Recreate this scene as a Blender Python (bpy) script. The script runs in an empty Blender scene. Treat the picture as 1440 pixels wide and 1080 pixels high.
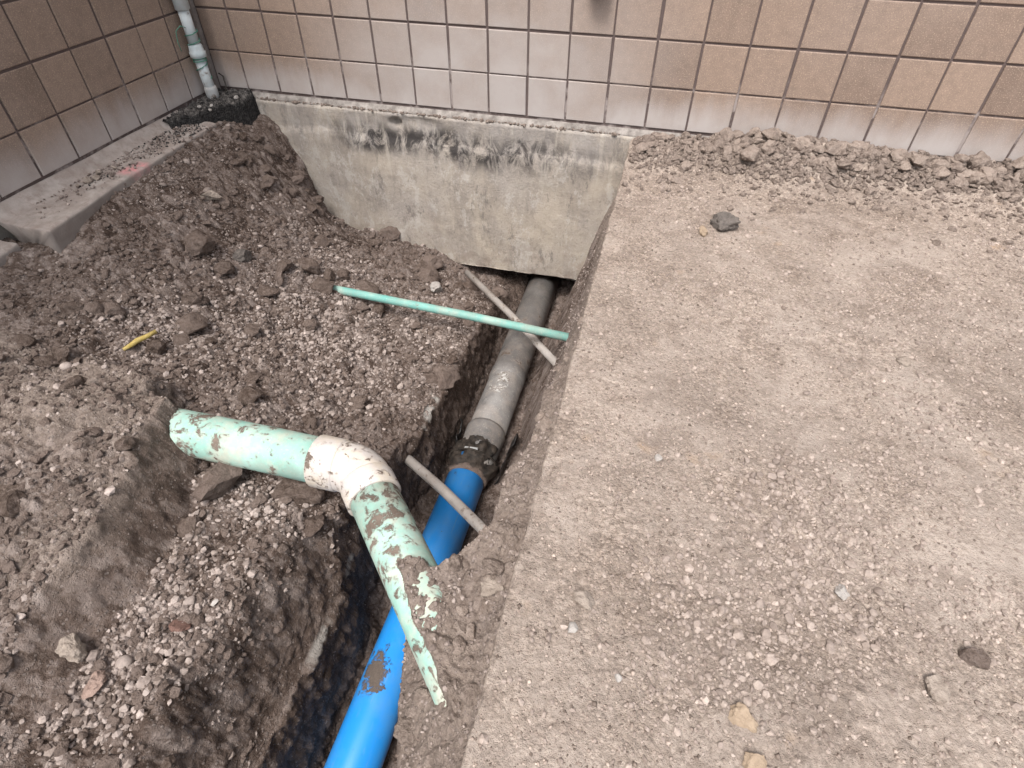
import bpy, math, random
import numpy as np
from mathutils import Vector, Matrix

# ------------------------------------------------------------------ camera, sky, sun, exposure
sc = bpy.context.scene
col = sc.collection
cam_d = bpy.data.cameras.new('camera'); cam = bpy.data.objects.new('camera', cam_d); col.objects.link(cam)
cam_d.sensor_fit = 'HORIZONTAL'; cam_d.sensor_width = 36.0; cam_d.lens = 20.495
cam_d.clip_start = 0.02; cam_d.clip_end = 500
cam.location = (2.4801, -3.0386, 1.0849)
cam.rotation_euler = (math.radians(46.21), math.radians(-0.357), math.radians(14.189))
sc.camera = cam

SUN_EL, SUN_AZ = 60.0, 192.0       # azimuth from +Y, clockwise seen from above
w = bpy.data.worlds.new('World'); sc.world = w; w.use_nodes = True
nt = w.node_tree; nt.nodes.clear()
wo = nt.nodes.new('ShaderNodeOutputWorld'); bg = nt.nodes.new('ShaderNodeBackground')
sky = nt.nodes.new('ShaderNodeTexSky'); sky.sky_type = 'NISHITA'; sky.sun_disc = False
sky.sun_elevation = math.radians(SUN_EL); sky.sun_rotation = math.radians(SUN_AZ)
sky.air_density = 1.0; sky.dust_density = 4.0; sky.ozone_density = 1.0
hs = nt.nodes.new('ShaderNodeHueSaturation'); hs.inputs['Saturation'].default_value = 0.36   # overcast: grey sky
nt.links.new(sky.outputs[0], hs.inputs['Color']); nt.links.new(hs.outputs[0], bg.inputs['Color'])
bg.inputs['Strength'].default_value = 0.12
nt.links.new(bg.outputs[0], wo.inputs['Surface'])
sun_d = bpy.data.lights.new('sun', 'SUN'); sun = bpy.data.objects.new('sun', sun_d); col.objects.link(sun)
sun_d.energy = 1.5; sun_d.angle = math.radians(18); sun_d.color = (1.0, 0.955, 0.91)
_a, _e = math.radians(SUN_AZ), math.radians(SUN_EL)
_dir = Vector((math.sin(_a) * math.cos(_e), math.cos(_a) * math.cos(_e), math.sin(_e)))
sun.rotation_euler = _dir.to_track_quat('Z', 'Y').to_euler()
sun.location = (3, -4, 6)
sc.view_settings.view_transform = 'Standard'; sc.view_settings.look = 'None'
sc.view_settings.gamma = 1.0; sc.view_settings.use_curve_mapping = False
sc.view_settings.exposure = 1.2

random.seed(7); rng = np.random.default_rng(11)

# ------------------------------------------------------------------ numpy noise
def _h(ix, iy, s):
    n = (ix.astype(np.int64) * 374761393 + iy.astype(np.int64) * 668265263 + s * 2147483647 + s * 1274126177) & 0xffffffff
    n = ((n ^ (n >> 13)) * 1274126177) & 0xffffffff
    n = ((n ^ (n >> 16)) * 2246822519) & 0xffffffff
    return ((n ^ (n >> 15)) & 0xffffff) / float(0xffffff)
def vnoise(x, y, s=0):
    ix = np.floor(x); iy = np.floor(y); fx = x - ix; fy = y - iy
    ux = fx * fx * fx * (fx * (fx * 6 - 15) + 10); uy = fy * fy * fy * (fy * (fy * 6 - 15) + 10)
    a = _h(ix, iy, s); b = _h(ix + 1, iy, s); c = _h(ix, iy + 1, s); d = _h(ix + 1, iy + 1, s)
    return (a * (1 - ux) + b * ux) * (1 - uy) + (c * (1 - ux) + d * ux) * uy
def fbm(x, y, s=0, o=4, g=0.5):
    t = 0; a = 1.0; n = 0
    for k in range(o):
        t = t + a * (vnoise(x * 2 ** k + 17.3 * k, y * 2 ** k - 9.1 * k, s + k) - 0.5); n += a; a *= g
    return t / n
def lumps(x, y, cell, s=0, keep=1.0, tone=False):
    """rounded/angular clods: one bump per jittered cell, 0..1"""
    u = x / cell; v = y / cell; iu = np.floor(u); iv = np.floor(v)
    best = np.zeros_like(u); tn = np.full_like(u, 0.5)
    for dx in (-1, 0, 1):
        for dy in (-1, 0, 1):
            cx = iu + dx; cy = iv + dy
            px = cx + 0.15 + 0.7 * _h(cx, cy, s); py = cy + 0.15 + 0.7 * _h(cx, cy, s + 1)
            r = 0.35 + 0.42 * _h(cx, cy, s + 2); k = _h(cx, cy, s + 3) < keep
            an = _h(cx, cy, s + 4) * 6.283; el = 0.65 + 0.5 * _h(cx, cy, s + 5)
            ddx = u - px; ddy = v - py
            a = (ddx * np.cos(an) + ddy * np.sin(an)) / el; b = (-ddx * np.sin(an) + ddy * np.cos(an)) * el
            d2 = (a * a + b * b) / (r * r)
            d1 = np.maximum(np.maximum(np.abs(a) * 1.05, np.abs(b) * 1.05), (np.abs(a) + np.abs(b)) * 0.76) / r
            hgt = np.clip(1.45 - 1.45 * np.maximum(d1, np.sqrt(d2) * 0.9), 0, 0.62) * r * 1.9 * (1 + 1.1 * (a * np.cos(an * 3) + b * np.sin(an * 3)))
            hgt = np.where(k, hgt, 0)
            if tone: tn = np.where(hgt > best, _h(cx, cy, s + 6), tn)
            best = np.maximum(best, hgt)
    return (best, tn) if tone else best
def sstep(a, b, x):
    t = np.clip((x - a) / (b - a), 0, 1); return t * t * (3 - 2 * t)

# ------------------------------------------------------------------ mesh helpers
def tag(o, label=None, cat=None, group=None, kind=None):
    if label: o['label'] = label
    if cat: o['category'] = cat
    if group: o['group'] = group
    if kind: o['kind'] = kind
    return o
def link(o, parent=None):
    col.objects.link(o)
    if parent: o.parent = parent
    return o
def mesh_obj(name, verts, faces, mat, parent=None, smooth=True):
    me = bpy.data.meshes.new(name); me.from_pydata([tuple(v) for v in verts], [], faces); me.update()
    if smooth: me.polygons.foreach_set('use_smooth', [True] * len(me.polygons))
    me.materials.append(mat)
    return link(bpy.data.objects.new(name, me), parent)
def grid_mesh(name, X, Y, Z, mat, parent=None, extra_v=None, extra_f=None):
    """X,Y,Z 2-D arrays [ny,nx]"""
    ny, nx = X.shape
    co = np.stack([X, Y, Z], -1).reshape(-1, 3)
    idx = np.arange(ny * nx).reshape(ny, nx)
    q = np.stack([idx[:-1, :-1], idx[:-1, 1:], idx[1:, 1:], idx[1:, :-1]], -1).reshape(-1, 4)
    me = bpy.data.meshes.new(name)
    me.vertices.add(len(co)); me.vertices.foreach_set('co', co.astype(np.float32).ravel())
    me.loops.add(q.size); me.loops.foreach_set('vertex_index', q.astype(np.int32).ravel())
    me.polygons.add(len(q)); me.polygons.foreach_set('loop_start', np.arange(0, q.size, 4, dtype=np.int32))
    me.polygons.foreach_set('loop_total', np.full(len(q), 4, dtype=np.int32))
    me.update(calc_edges=True); me.validate()
    me.polygons.foreach_set('use_smooth', np.ones(len(q), dtype=bool))
    me.materials.append(mat)
    return link(bpy.data.objects.new(name, me), parent)
def box_vf(x0, x1, y0, y1, z0, z1):
    v = [(x0, y0, z0), (x1, y0, z0), (x1, y1, z0), (x0, y1, z0), (x0, y0, z1), (x1, y0, z1), (x1, y1, z1), (x0, y1, z1)]
    f = [(0, 3, 2, 1), (4, 5, 6, 7), (0, 1, 5, 4), (1, 2, 6, 5), (2, 3, 7, 6), (3, 0, 4, 7)]
    return v, f
def tube_vf(pts, rad, seg=32, caps=True, wob=0.0):
    """sweep a circle of radius rad (float or per-point list) along pts"""
    pts = [Vector(p) for p in pts]; n = len(pts)
    rad = rad if isinstance(rad, (list, tuple)) else [rad] * n
    V = []; F = []
    t0 = (pts[1] - pts[0]).normalized()
    up = Vector((0, 0, 1)) if abs(t0.z) < 0.9 else Vector((0, 1, 0))
    side = t0.cross(up).normalized()
    for i, p in enumerate(pts):
        t = ((pts[min(i + 1, n - 1)] - pts[max(i - 1, 0)])).normalized()
        side = (side - t * side.dot(t)).normalized(); u2 = side.cross(t)
        for k in range(seg):
            a = 2 * math.pi * k / seg
            r = rad[i] * (1 + (wob * (random.random() - 0.5) if wob else 0))
            V.append(p + side * (math.cos(a) * r) + u2 * (math.sin(a) * r))
    for i in range(n - 1):
        for k in range(seg):
            a = i * seg + k; b = i * seg + (k + 1) % seg
            F.append((a, b, b + seg, a + seg))
    if caps:
        F.append(tuple(range(seg))[::-1]); F.append(tuple(range((n - 1) * seg, n * seg)))
    return V, F
def tube(name, pts, rad, mat, parent=None, seg=32, wob=0.0):
    v, f = tube_vf(pts, rad, seg, True, wob)
    o = mesh_obj(name, v, f, mat, parent)
    for p in o.data.polygons:
        if len(p.vertices) > 4: p.use_smooth = False
    return o

# ------------------------------------------------------------------ materials
class M:
    def __init__(s, name, rough=0.9, spec=0.25):
        s.m = bpy.data.materials.new(name); s.m.use_nodes = True
        s.t = s.m.node_tree; s.b = s.t.nodes['Principled BSDF']
        s.b.inputs['Roughness'].default_value = rough; s.b.inputs['Specular IOR Level'].default_value = spec
        g = s.t.nodes.new('ShaderNodeNewGeometry'); s.pos = g.outputs['Position']; s.nrm = g.outputs['Normal']
    def L(s, a, b): s.t.links.new(a, b)
    def mapped(s, scale=(1, 1, 1), loc=(0, 0, 0), src=None):
        n = s.t.nodes.new('ShaderNodeMapping'); n.inputs['Scale'].default_value = scale; n.inputs['Location'].default_value = loc
        s.L(src or s.pos, n.inputs['Vector']); return n.outputs[0]
    def noise(s, scale, det=5, rough=0.6, vec=None, dist=0.0):
        n = s.t.nodes.new('ShaderNodeTexNoise'); n.inputs['Scale'].default_value = scale; n.inputs['Detail'].default_value = det
        n.inputs['Roughness'].default_value = rough; n.inputs['Distortion'].default_value = dist
        s.L(vec or s.pos, n.inputs['Vector']); return n.outputs['Fac']
    def voro(s, scale, vec=None, feat='F1', out='Distance', rnd=1.0):
        n = s.t.nodes.new('ShaderNodeTexVoronoi'); n.inputs['Scale'].default_value = scale; n.feature = feat
        n.inputs['Randomness'].default_value = rnd
        s.L(vec or s.pos, n.inputs['Vector']); return n.outputs[out]
    def ramp(s, fac, a, b, ca=(0, 0, 0, 1), cb=(1, 1, 1, 1)):
        n = s.t.nodes.new('ShaderNodeValToRGB'); e = n.color_ramp.elements
        e[0].position = a; e[0].color = ca if len(ca) == 4 else (*ca, 1); e[1].position = b; e[1].color = cb if len(cb) == 4 else (*cb, 1)
        s.L(fac, n.inputs['Fac']); return n.outputs['Color']
    def mrange(s, v, a, b, lo=0.0, hi=1.0):
        n = s.t.nodes.new('ShaderNodeMapRange'); n.inputs['From Min'].default_value = a; n.inputs['From Max'].default_value = b
        n.inputs['To Min'].default_value = lo; n.inputs['To Max'].default_value = hi; n.interpolation_type = 'SMOOTHSTEP'
        s.L(v, n.inputs['Value']); return n.outputs[0]
    def math(s, op, a, b=None):
        n = s.t.nodes.new('ShaderNodeMath'); n.operation = op
        for i, v in enumerate((a, b)):
            if v is None: continue
            if isinstance(v, (int, float)): n.inputs[i].default_value = v
            else: s.L(v, n.inputs[i])
        return n.outputs[0]
    def mix(s, fac, a, b, mode='MIX'):
        n = s.t.nodes.new('ShaderNodeMix'); n.data_type = 'RGBA'; n.blend_type = mode
        for sock, v in ((n.inputs['Factor'], fac), (n.inputs[6], a), (n.inputs[7], b)):
            if isinstance(v, (int, float)): sock.default_value = v
            elif isinstance(v, tuple): sock.default_value = (*v, 1) if len(v) == 3 else v
            else: s.L(v, sock)
        return n.outputs[2]
    def sep(s, v=None):
        n = s.t.nodes.new('ShaderNodeSeparateXYZ'); s.L(v or s.pos, n.inputs[0]); return n.outputs
    def attr(s, name, out='Fac'):
        n = s.t.nodes.new('ShaderNodeAttribute'); n.attribute_name = name; return n.outputs[out]
    def objrand(s):
        n = s.t.nodes.new('ShaderNodeObjectInfo'); return n.outputs['Random']
    def color(s, c):
        if isinstance(c, tuple): s.b.inputs['Base Color'].default_value = (*c, 1)
        else: s.L(c, s.b.inputs['Base Color'])
    def rough(s, r): s.L(r, s.b.inputs['Roughness'])
    def bump(s, h, strength=0.5, dist=0.01):
        n = s.t.nodes.new('ShaderNodeBump'); n.inputs['Strength'].default_value = strength; n.inputs['Distance'].default_value = dist
        s.L(h, n.inputs['Height']); s.L(n.outputs[0], s.b.inputs['Normal']); return n

def mat_soil():
    m = M('dug_soil', 0.95, 0.15)
    big = m.noise(2.6, 4, 0.6); mid = m.noise(17, 6, 0.7, dist=0.4); fine = m.noise(120, 4, 0.7); grit = m.noise(420, 2, 0.6)
    tv = m.math('ADD', m.attr('tint'), m.math('MULTIPLY', m.math('SUBTRACT', mid, 0.5), 0.55))
    tv = m.math('ADD', tv, m.math('MULTIPLY', m.math('SUBTRACT', big, 0.5), 0.5))
    rp = m.t.nodes.new('ShaderNodeValToRGB'); rp.color_ramp.elements[0].color = (0.046, 0.031, 0.024, 1); rp.color_ramp.elements[1].color = (0.43, 0.37, 0.335, 1)
    for ps, cc in ((0.28, (0.108, 0.077, 0.062)), (0.55, (0.212, 0.168, 0.146)), (0.8, (0.325, 0.27, 0.242))):
        e = rp.color_ramp.elements.new(ps); e.color = (*cc, 1)
    m.L(tv, rp.inputs['Fac']); c = rp.outputs['Color']
    c = m.mix(m.math('MULTIPLY', m.ramp(fine, 0.54, 0.70), 0.5), c, (0.37, 0.31, 0.28))
    c = m.mix(m.math('MULTIPLY', m.ramp(fine, 0.30, 0.44, (1, 1, 1), (0, 0, 0)), 0.55), c, (0.06, 0.045, 0.036))
    c = m.mix(m.math('MULTIPLY', m.attr('dry'), 0.75), c, m.mix(m.ramp(fine, .3, .7), (0.21, 0.167, 0.14), (0.41, 0.342, 0.292)))
    sp = m.voro(95, feat='F1', out='Distance'); spc = m.voro(95, feat='F1', out='Color')
    ss = m.t.nodes.new('ShaderNodeSeparateColor'); m.L(spc, ss.inputs[0])
    pebm = m.math('MULTIPLY', m.ramp(sp, 0.28, 0.38, (1, 1, 1), (0, 0, 0)), m.ramp(ss.outputs[0], 0.62, 0.70))
    c = m.mix(m.math('MULTIPLY', pebm, 0.7), c, m.mix(ss.outputs[1], (0.19, 0.16, 0.145), (0.46, 0.39, 0.35)))
    # clay exposed at the wall of the cut: pale seam left along the old trench edge
    p = m.sep(); seam_n = m.noise(7, 3, 0.6, m.mapped((0.3, 1, 0.3)))
    d = m.math('ABSOLUTE', m.math('ADD', p[2], 0.752))
    seam = m.math('MULTIPLY', m.ramp(d, 0.008, 0.016, (1, 1, 1), (0, 0, 0)), m.ramp(seam_n, 0.52, 0.58))
    near = m.math('MULTIPLY', m.ramp(m.math('ABSOLUTE', m.math('ADD', p[0], -1.735)), 0.05, 0.07, (1, 1, 1), (0, 0, 0)), seam)
    c = m.mix(m.math('MULTIPLY', near, 0.85), c, (0.42, 0.40, 0.37))
    cl = m.math('MULTIPLY', m.attr('clay'), 0.8)      # freshly sliced damp clay where the bucket dragged along the bank; trench cut darkened too
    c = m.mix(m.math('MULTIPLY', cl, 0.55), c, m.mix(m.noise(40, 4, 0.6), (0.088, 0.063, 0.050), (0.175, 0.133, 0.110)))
    m.color(c)
    hgt = m.math('ADD', m.math('MULTIPLY', fine, 1.0), m.math('ADD', m.math('MULTIPLY', grit, 0.45), m.math('MULTIPLY', pebm, 0.5)))
    hgt = m.math('MULTIPLY', hgt, m.math('SUBTRACT', 1.0, m.math('MULTIPLY', cl, 0.4)))
    m.bump(hgt, 0.95, 0.011)
    return m.m
def mat_packed():
    m = M('packed_dirt', 0.95, 0.15)
    big = m.noise(1.7, 4, 0.6); mid = m.noise(9, 6, 0.72, dist=0.3); fine = m.noise(85, 5, 0.75); grit = m.noise(330, 3, 0.7)
    c = m.mix(m.ramp(big, 0.35, 0.66), (0.38, 0.32, 0.276), (0.45, 0.381, 0.331))
    c = m.mix(m.math('MULTIPLY', m.ramp(mid, 0.52, 0.62), 0.75), c, (0.285, 0.232, 0.196))
    c = m.mix(m.math('MULTIPLY', m.ramp(fine, 0.52, 0.72), 0.55), c, (0.46, 0.385, 0.325))
    c = m.mix(m.math('MULTIPLY', m.ramp(fine, 0.30, 0.46, (1, 1, 1), (0, 0, 0)), 0.6), c, (0.185, 0.15, 0.125))
    c = m.mix(m.math('MULTIPLY', m.ramp(grit, 0.58, 0.75), 0.45), c, (0.50, 0.42, 0.36))
    c = m.mix(m.math('MULTIPLY', m.ramp(grit, 0.30, 0.44, (1, 1, 1), (0, 0, 0)), 0.5), c, (0.16, 0.127, 0.107))
    damp = m.ramp(m.noise(2.4, 6, 0.7, m.mapped((1, 1, 1), (9.3, 1.2, 0)), 0.6), 0.48, 0.62)
    c = m.mix(m.math('MULTIPLY', m.math('MULTIPLY', damp, m.ramp(fine, 0.36, 0.56)), 0.75), c, m.mix(grit, (0.17, 0.134, 0.112), (0.30, 0.246, 0.208)))
    for scl, kf in ((75, 0.55), (150, 0.6)):
        gd = m.voro(scl, m.mapped((1, 1, 1), (0.3, 0.1, 0))); gc = m.voro(scl, m.mapped((1, 1, 1), (0.3, 0.1, 0)), out='Color')
        gs = m.t.nodes.new('ShaderNodeSeparateColor'); m.L(gc, gs.inputs[0])
        pm = m.ramp(m.noise(3.1 if scl == 75 else 4.3, 5, 0.7, m.mapped((1, 1, 1), (scl, 2, 0))), 0.40, 0.58)
        br = m.mix(1.0, m.ramp(gs.outputs[0], 0.0, 1.0, (0.70, 0.68, 0.66), (1.32, 1.30, 1.28)), m.ramp(gd, 0.40, 0.66, (1, 1, 1), (0.68, 0.66, 0.64)), 'MULTIPLY')
        c = m.mix(m.math('MULTIPLY', pm, kf), c, m.mix(1.0, c, br, 'MULTIPLY'))
        grains = m.math('MULTIPLY', m.math('MULTIPLY', m.ramp(gd, 0.15, 0.60, (1, 1, 1), (0, 0, 0)), m.ramp(gs.outputs[1], 0.15, 0.9)), pm)
        relief = grains if scl == 75 else m.math('ADD', relief, m.math('MULTIPLY', grains, 0.6))
    och = m.ramp(m.noise(4.2, 3, 0.6, m.mapped((1, 1, 1), (3.1, 7.7, 0))), 0.66, 0.74)
    c = m.mix(m.math('MULTIPLY', och, 0.45), c, (0.47, 0.32, 0.20))
    m.color(c)
    sp = m.voro(70)
    hgt = m.math('ADD', m.math('MULTIPLY', fine, 1.0), m.math('ADD', m.math('MULTIPLY', grit, 0.6), m.math('MULTIPLY', m.ramp(sp, 0.1, 0.5, (1, 1, 1), (0, 0, 0)), 0.25)))
    m.bump(m.math('ADD', hgt, m.math('MULTIPLY', relief, 0.6)), 0.9, 0.009)
    return m.m
def mat_tile():
    m = M('glazed_tile', 0.55, 0.35)
    r = m.objrand()
    c = m.mix(r, (0.192, 0.142, 0.115), (0.285, 0.213, 0.170))
    c = m.mix(m.ramp(m.noise(2.0, 3), 0.4, 0.65), c, (0.258, 0.197, 0.163))
    sp = m.noise(210, 2, 0.6)
    c = m.mix(m.math('MULTIPLY', m.ramp(sp, 0.56, 0.66), 0.75), c, (0.42, 0.33, 0.25))
    c = m.mix(m.math('MULTIPLY', m.ramp(sp, 0.30, 0.40, (1, 1, 1), (0, 0, 0)), 0.5), c, (0.15, 0.10, 0.075))
    c = m.mix(1.0, c, m.ramp(m.noise(28, 5, 0.7), 0.25, 0.75, (0.82, 0.82, 0.82), (1.16, 1.14, 1.12)), 'MULTIPLY')
    # splash dust and lime wash along the foot of the wall, heavier on the middle of the long wall
    p = m.sep()
    streak = m.noise(9, 5, 0.65, m.mapped((1, 1, 0.16)))
    low = m.mrange(m.math('ADD', p[2], m.math('MULTIPLY', m.math('SUBTRACT', streak, 0.5), 0.16)), 0.02, 0.20, 1.0, 0.0)
    midx = m.math('MULTIPLY', m.mrange(m.math('ABSOLUTE', m.math('SUBTRACT', p[0], 1.55)), 0.25, 1.15, 1.0, 0.0), m.mrange(p[1], -0.2, -0.05))
    hi = m.mrange(m.math('ADD', p[2], m.math('MULTIPLY', m.math('SUBTRACT', m.noise(4, 4, 0.6), 0.5), 0.6)), 0.10, 0.85, 1.0, 0.0)
    wash = m.math('MAXIMUM', m.math('MULTIPLY', low, 0.95), m.math('MULTIPLY', m.math('MULTIPLY', midx, hi), 0.9))
    patch = m.ramp(m.noise(5, 4, 0.6), 0.3, 0.6, (0.62, 0.62, 0.62), (1, 1, 1))
    wash = m.math('MULTIPLY', wash, patch)
    c = m.mix(wash, c, (0.405, 0.368, 0.352))
    dr = m.math('MULTIPLY', m.ramp(m.noise(14, 3, 0.6, m.mapped((1, 1, 0.06), (5, 2, 0))), 0.66, 0.72), m.mrange(p[2], 0.05, 0.35, 0.8, 0.0))
    c = m.mix(m.math('MULTIPLY', dr, 0.35), c, (0.20, 0.15, 0.12))
    m.color(c)
    m.rough(m.mrange(wash, 0, 0.7, 0.5, 0.85))
    m.bump(m.math('ADD', m.math('MULTIPLY', sp, 0.5), m.noise(22, 4, 0.6)), 0.25, 0.003)
    return m.m
def mat_grout():
    m = M('dark_mortar', 0.95, 0.1)
    p = m.sep(); n = m.noise(30, 4, 0.7)
    c = m.mix(n, (0.085, 0.065, 0.062), (0.14, 0.108, 0.10))
    lime = m.math('MULTIPLY', m.math('MULTIPLY', m.ramp(m.noise(6, 4, 0.7), 0.50, 0.60), m.mrange(p[2], 0.15, 0.32, 1.0, 0.0)), 0.6)
    c = m.mix(lime, c, (0.42, 0.37, 0.35))
    m.color(c); m.bump(n, 0.5, 0.003); return m.m
def mat_concrete(name='old_concrete', stain=True, base=(0.352, 0.315, 0.282)):
    m = M(name, 0.92, 0.2)
    big = m.noise(2.2, 5, 0.6); mid = m.noise(14, 6, 0.7); fine = m.noise(110, 4, 0.7)
    v = m.noise(7, 6, 0.7, m.mapped((1, 1, 0.22)))
    c = m.mix(m.ramp(big, 0.35, 0.65), base, tuple(x * k for x, k in zip(base, (1.2, 1.17, 1.08))))
    c = m.mix(m.math('MULTIPLY', m.ramp(v, 0.48, 0.60), 0.55), c, (0.22, 0.192, 0.172))
    c = m.mix(m.math('MULTIPLY', m.ramp(fine, 0.56, 0.66), 0.45), c, (0.50, 0.45, 0.385))
    c = m.mix(m.math('MULTIPLY', m.ramp(fine, 0.32, 0.44, (1, 1, 1), (0, 0, 0)), 0.5), c, (0.15, 0.13, 0.115))
    c = m.mix(m.math('MULTIPLY', m.ramp(mid, 0.56, 0.70), 0.5), c, (0.48, 0.44, 0.395))
    c = m.mix(m.math('MULTIPLY', m.ramp(mid, 0.30, 0.42, (1, 1, 1), (0, 0, 0)), 0.5), c, (0.19, 0.165, 0.145))
    if stain:
        p = m.sep()
        be = m.ramp(m.noise(4.5, 6, 0.75, m.mapped((1, 1, 0.7), (1.7, 0, 4))), 0.46, 0.58)
        c = m.mix(m.math('MULTIPLY', be, 0.45), c, (0.41, 0.355, 0.29))
        ch = m.ramp(m.noise(9, 7, 0.8, m.mapped((1, 1, 0.55), (6.2, 0, 2))), 0.54, 0.59)
        c = m.mix(m.math('MULTIPLY', ch, 0.55), c, (0.49, 0.455, 0.415))
        dk = m.ramp(m.noise(12, 7, 0.8, m.mapped((1, 1, 0.4), (3.2, 0, 7))), 0.57, 0.63)
        c = m.mix(m.math('MULTIPLY', dk, 0.6), c, (0.13, 0.115, 0.105))
        # weathered grey upper band where the old ground level was, tar drips hanging below it
        edge = m.math('ADD', p[2], m.math('MULTIPLY', m.math('SUBTRACT', m.noise(3.4, 5, 0.7, m.mapped((1, 1, 0.5))), 0.5), 0.22))
        grey = m.math('MULTIPLY', m.mrange(edge, -0.32, -0.12), m.ramp(m.noise(5, 5, 0.7, m.mapped((1, 1, .6), (7, 0, 0))), 0.3, 0.62))
        c = m.mix(m.math('MULTIPLY', grey, 0.8), c, m.mix(mid, (0.16, 0.145, 0.138), (0.35, 0.322, 0.303)))
        band = m.math('MULTIPLY', m.mrange(m.math('ABSOLUTE', m.math('ADD', edge, 0.175)), 0.02, 0.12, 1.0, 0.0), m.ramp(m.noise(13, 5, 0.75, m.mapped((1, 1, 0.5), (2, 0, 0)), 0.8), 0.42, 0.55))
        xr = m.math('MULTIPLY', m.mrange(p[0], 0.55, 0.9), m.mrange(p[0], 1.7, 2.2, 1.0, 0.35))
        c = m.mix(m.math('MULTIPLY', m.math('MULTIPLY', band, xr), 0.95), c, (0.04, 0.036, 0.036))
        drip = m.math('MULTIPLY', m.ramp(m.noise(24, 3, 0.6, m.mapped((1, 1, 0.10))), 0.60, 0.68), m.mrange(p[2], -0.75, -0.25))
        c = m.mix(m.math('MULTIPLY', drip, 0.25), c, (0.56, 0.51, 0.44))
        soilm = m.math('MULTIPLY', m.ramp(m.noise(11, 5, 0.7), 0.5, 0.62), m.mrange(p[2], -0.95, -0.55, 0.55, 0.1))
        c = m.mix(soilm, c, (0.23, 0.18, 0.15))
    m.color(c)
    m.bump(m.math('ADD', m.math('ADD', mid, m.math('MULTIPLY', v, 0.6)), m.math('MULTIPLY', fine, 0.9)), 0.6, 0.008)
    return m.m
def mat_ledge():
    m = M('ledge_concrete', 0.9, 0.2)
    mid = m.noise(16, 6, 0.7); fine = m.noise(140, 3, 0.7); p = m.sep()
    c = m.mix(m.ramp(mid, 0.35, 0.65), (0.27, 0.235, 0.212), (0.38, 0.34, 0.312))
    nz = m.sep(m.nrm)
    c = m.mix(m.math('MULTIPLY', m.ramp(m.noise(24, 4, 0.7), 0.54, 0.62), 0.55), c, (0.23, 0.19, 0.17))
    # brown dirt film, then the vertical face's shade put into the colour
    c = m.mix(m.math('MULTIPLY', m.ramp(m.noise(6, 6, 0.75), 0.42, 0.62), 0.6), c, (0.24, 0.19, 0.165))
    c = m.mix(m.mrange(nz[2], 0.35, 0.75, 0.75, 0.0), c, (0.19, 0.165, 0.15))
    # pink marking paint
    dy = m.math('ABSOLUTE', m.math('ADD', p[1], 0.95)); dx = m.math('ABSOLUTE', m.math('SUBTRACT', p[0], 0.185))
    pk = m.math('MULTIPLY', m.mrange(dy, 0.035, 0.085, 1.0, 0.0), m.mrange(dx, 0.02, 0.05, 1.0, 0.0))
    pk = m.math('MULTIPLY', pk, m.ramp(m.noise(40, 4, 0.7), 0.35, 0.55))
    c = m.mix(m.math('MULTIPLY', pk, 0.75), c, (0.62, 0.26, 0.27))
    m.color(c); m.bump(m.math('ADD', mid, m.math('MULTIPLY', fine, 0.3)), 0.5, 0.006); return m.m
def mat_plain(name, c0, c1, rough=0.9, scale=60, bump=0.5, dist=0.003, spec=0.25):
    m = M(name, rough, spec); n = m.noise(scale, 5, 0.7)
    m.color(m.mix(m.ramp(n, 0.32, 0.68), c0, c1)); m.bump(n, bump, dist); return m.m
def mat_stone(name='field_stone', lo=(0.13, 0.103, 0.09), hi=(0.42, 0.36, 0.33)):
    m = M(name, 0.9, 0.2)
    t = m.attr('tone'); r = m.objrand()
    n = m.noise(90, 5, 0.7); n2 = m.noise(20, 4, 0.6)
    c = m.mix(t, lo, hi)
    c = m.mix(1.0, c, m.ramp(n, 0.25, 0.75, (0.70, 0.69, 0.68), (1.22, 1.2, 1.18)), 'MULTIPLY')
    c = m.mix(m.math('MULTIPLY', m.ramp(n2, 0.5, 0.65), 0.5), c, (0.17, 0.13, 0.105))
    m.color(c); m.bump(n, 0.6, 0.003); return m.m
def mat_clod(name, c0, c1, c2):
    m = M(name, 0.97, 0.1); r = m.objrand()
    n = m.noise(55, 6, 0.75); n2 = m.noise(9, 3, 0.6)
    c = m.mix(r, c0, c1); c = m.mix(m.math('MULTIPLY', m.ramp(n, 0.42, 0.66), 0.7), c, c2)
    c = m.mix(m.math('MULTIPLY', m.ramp(n, 0.26, 0.42, (1, 1, 1), (0, 0, 0)), 0.6), c, tuple(x * 0.45 for x in c0))
    m.color(c); m.bump(m.math('ADD', n, m.math('MULTIPLY', m.noise(240, 3, 0.7), 0.5)), 1.0, 0.014); return m.m
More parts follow.
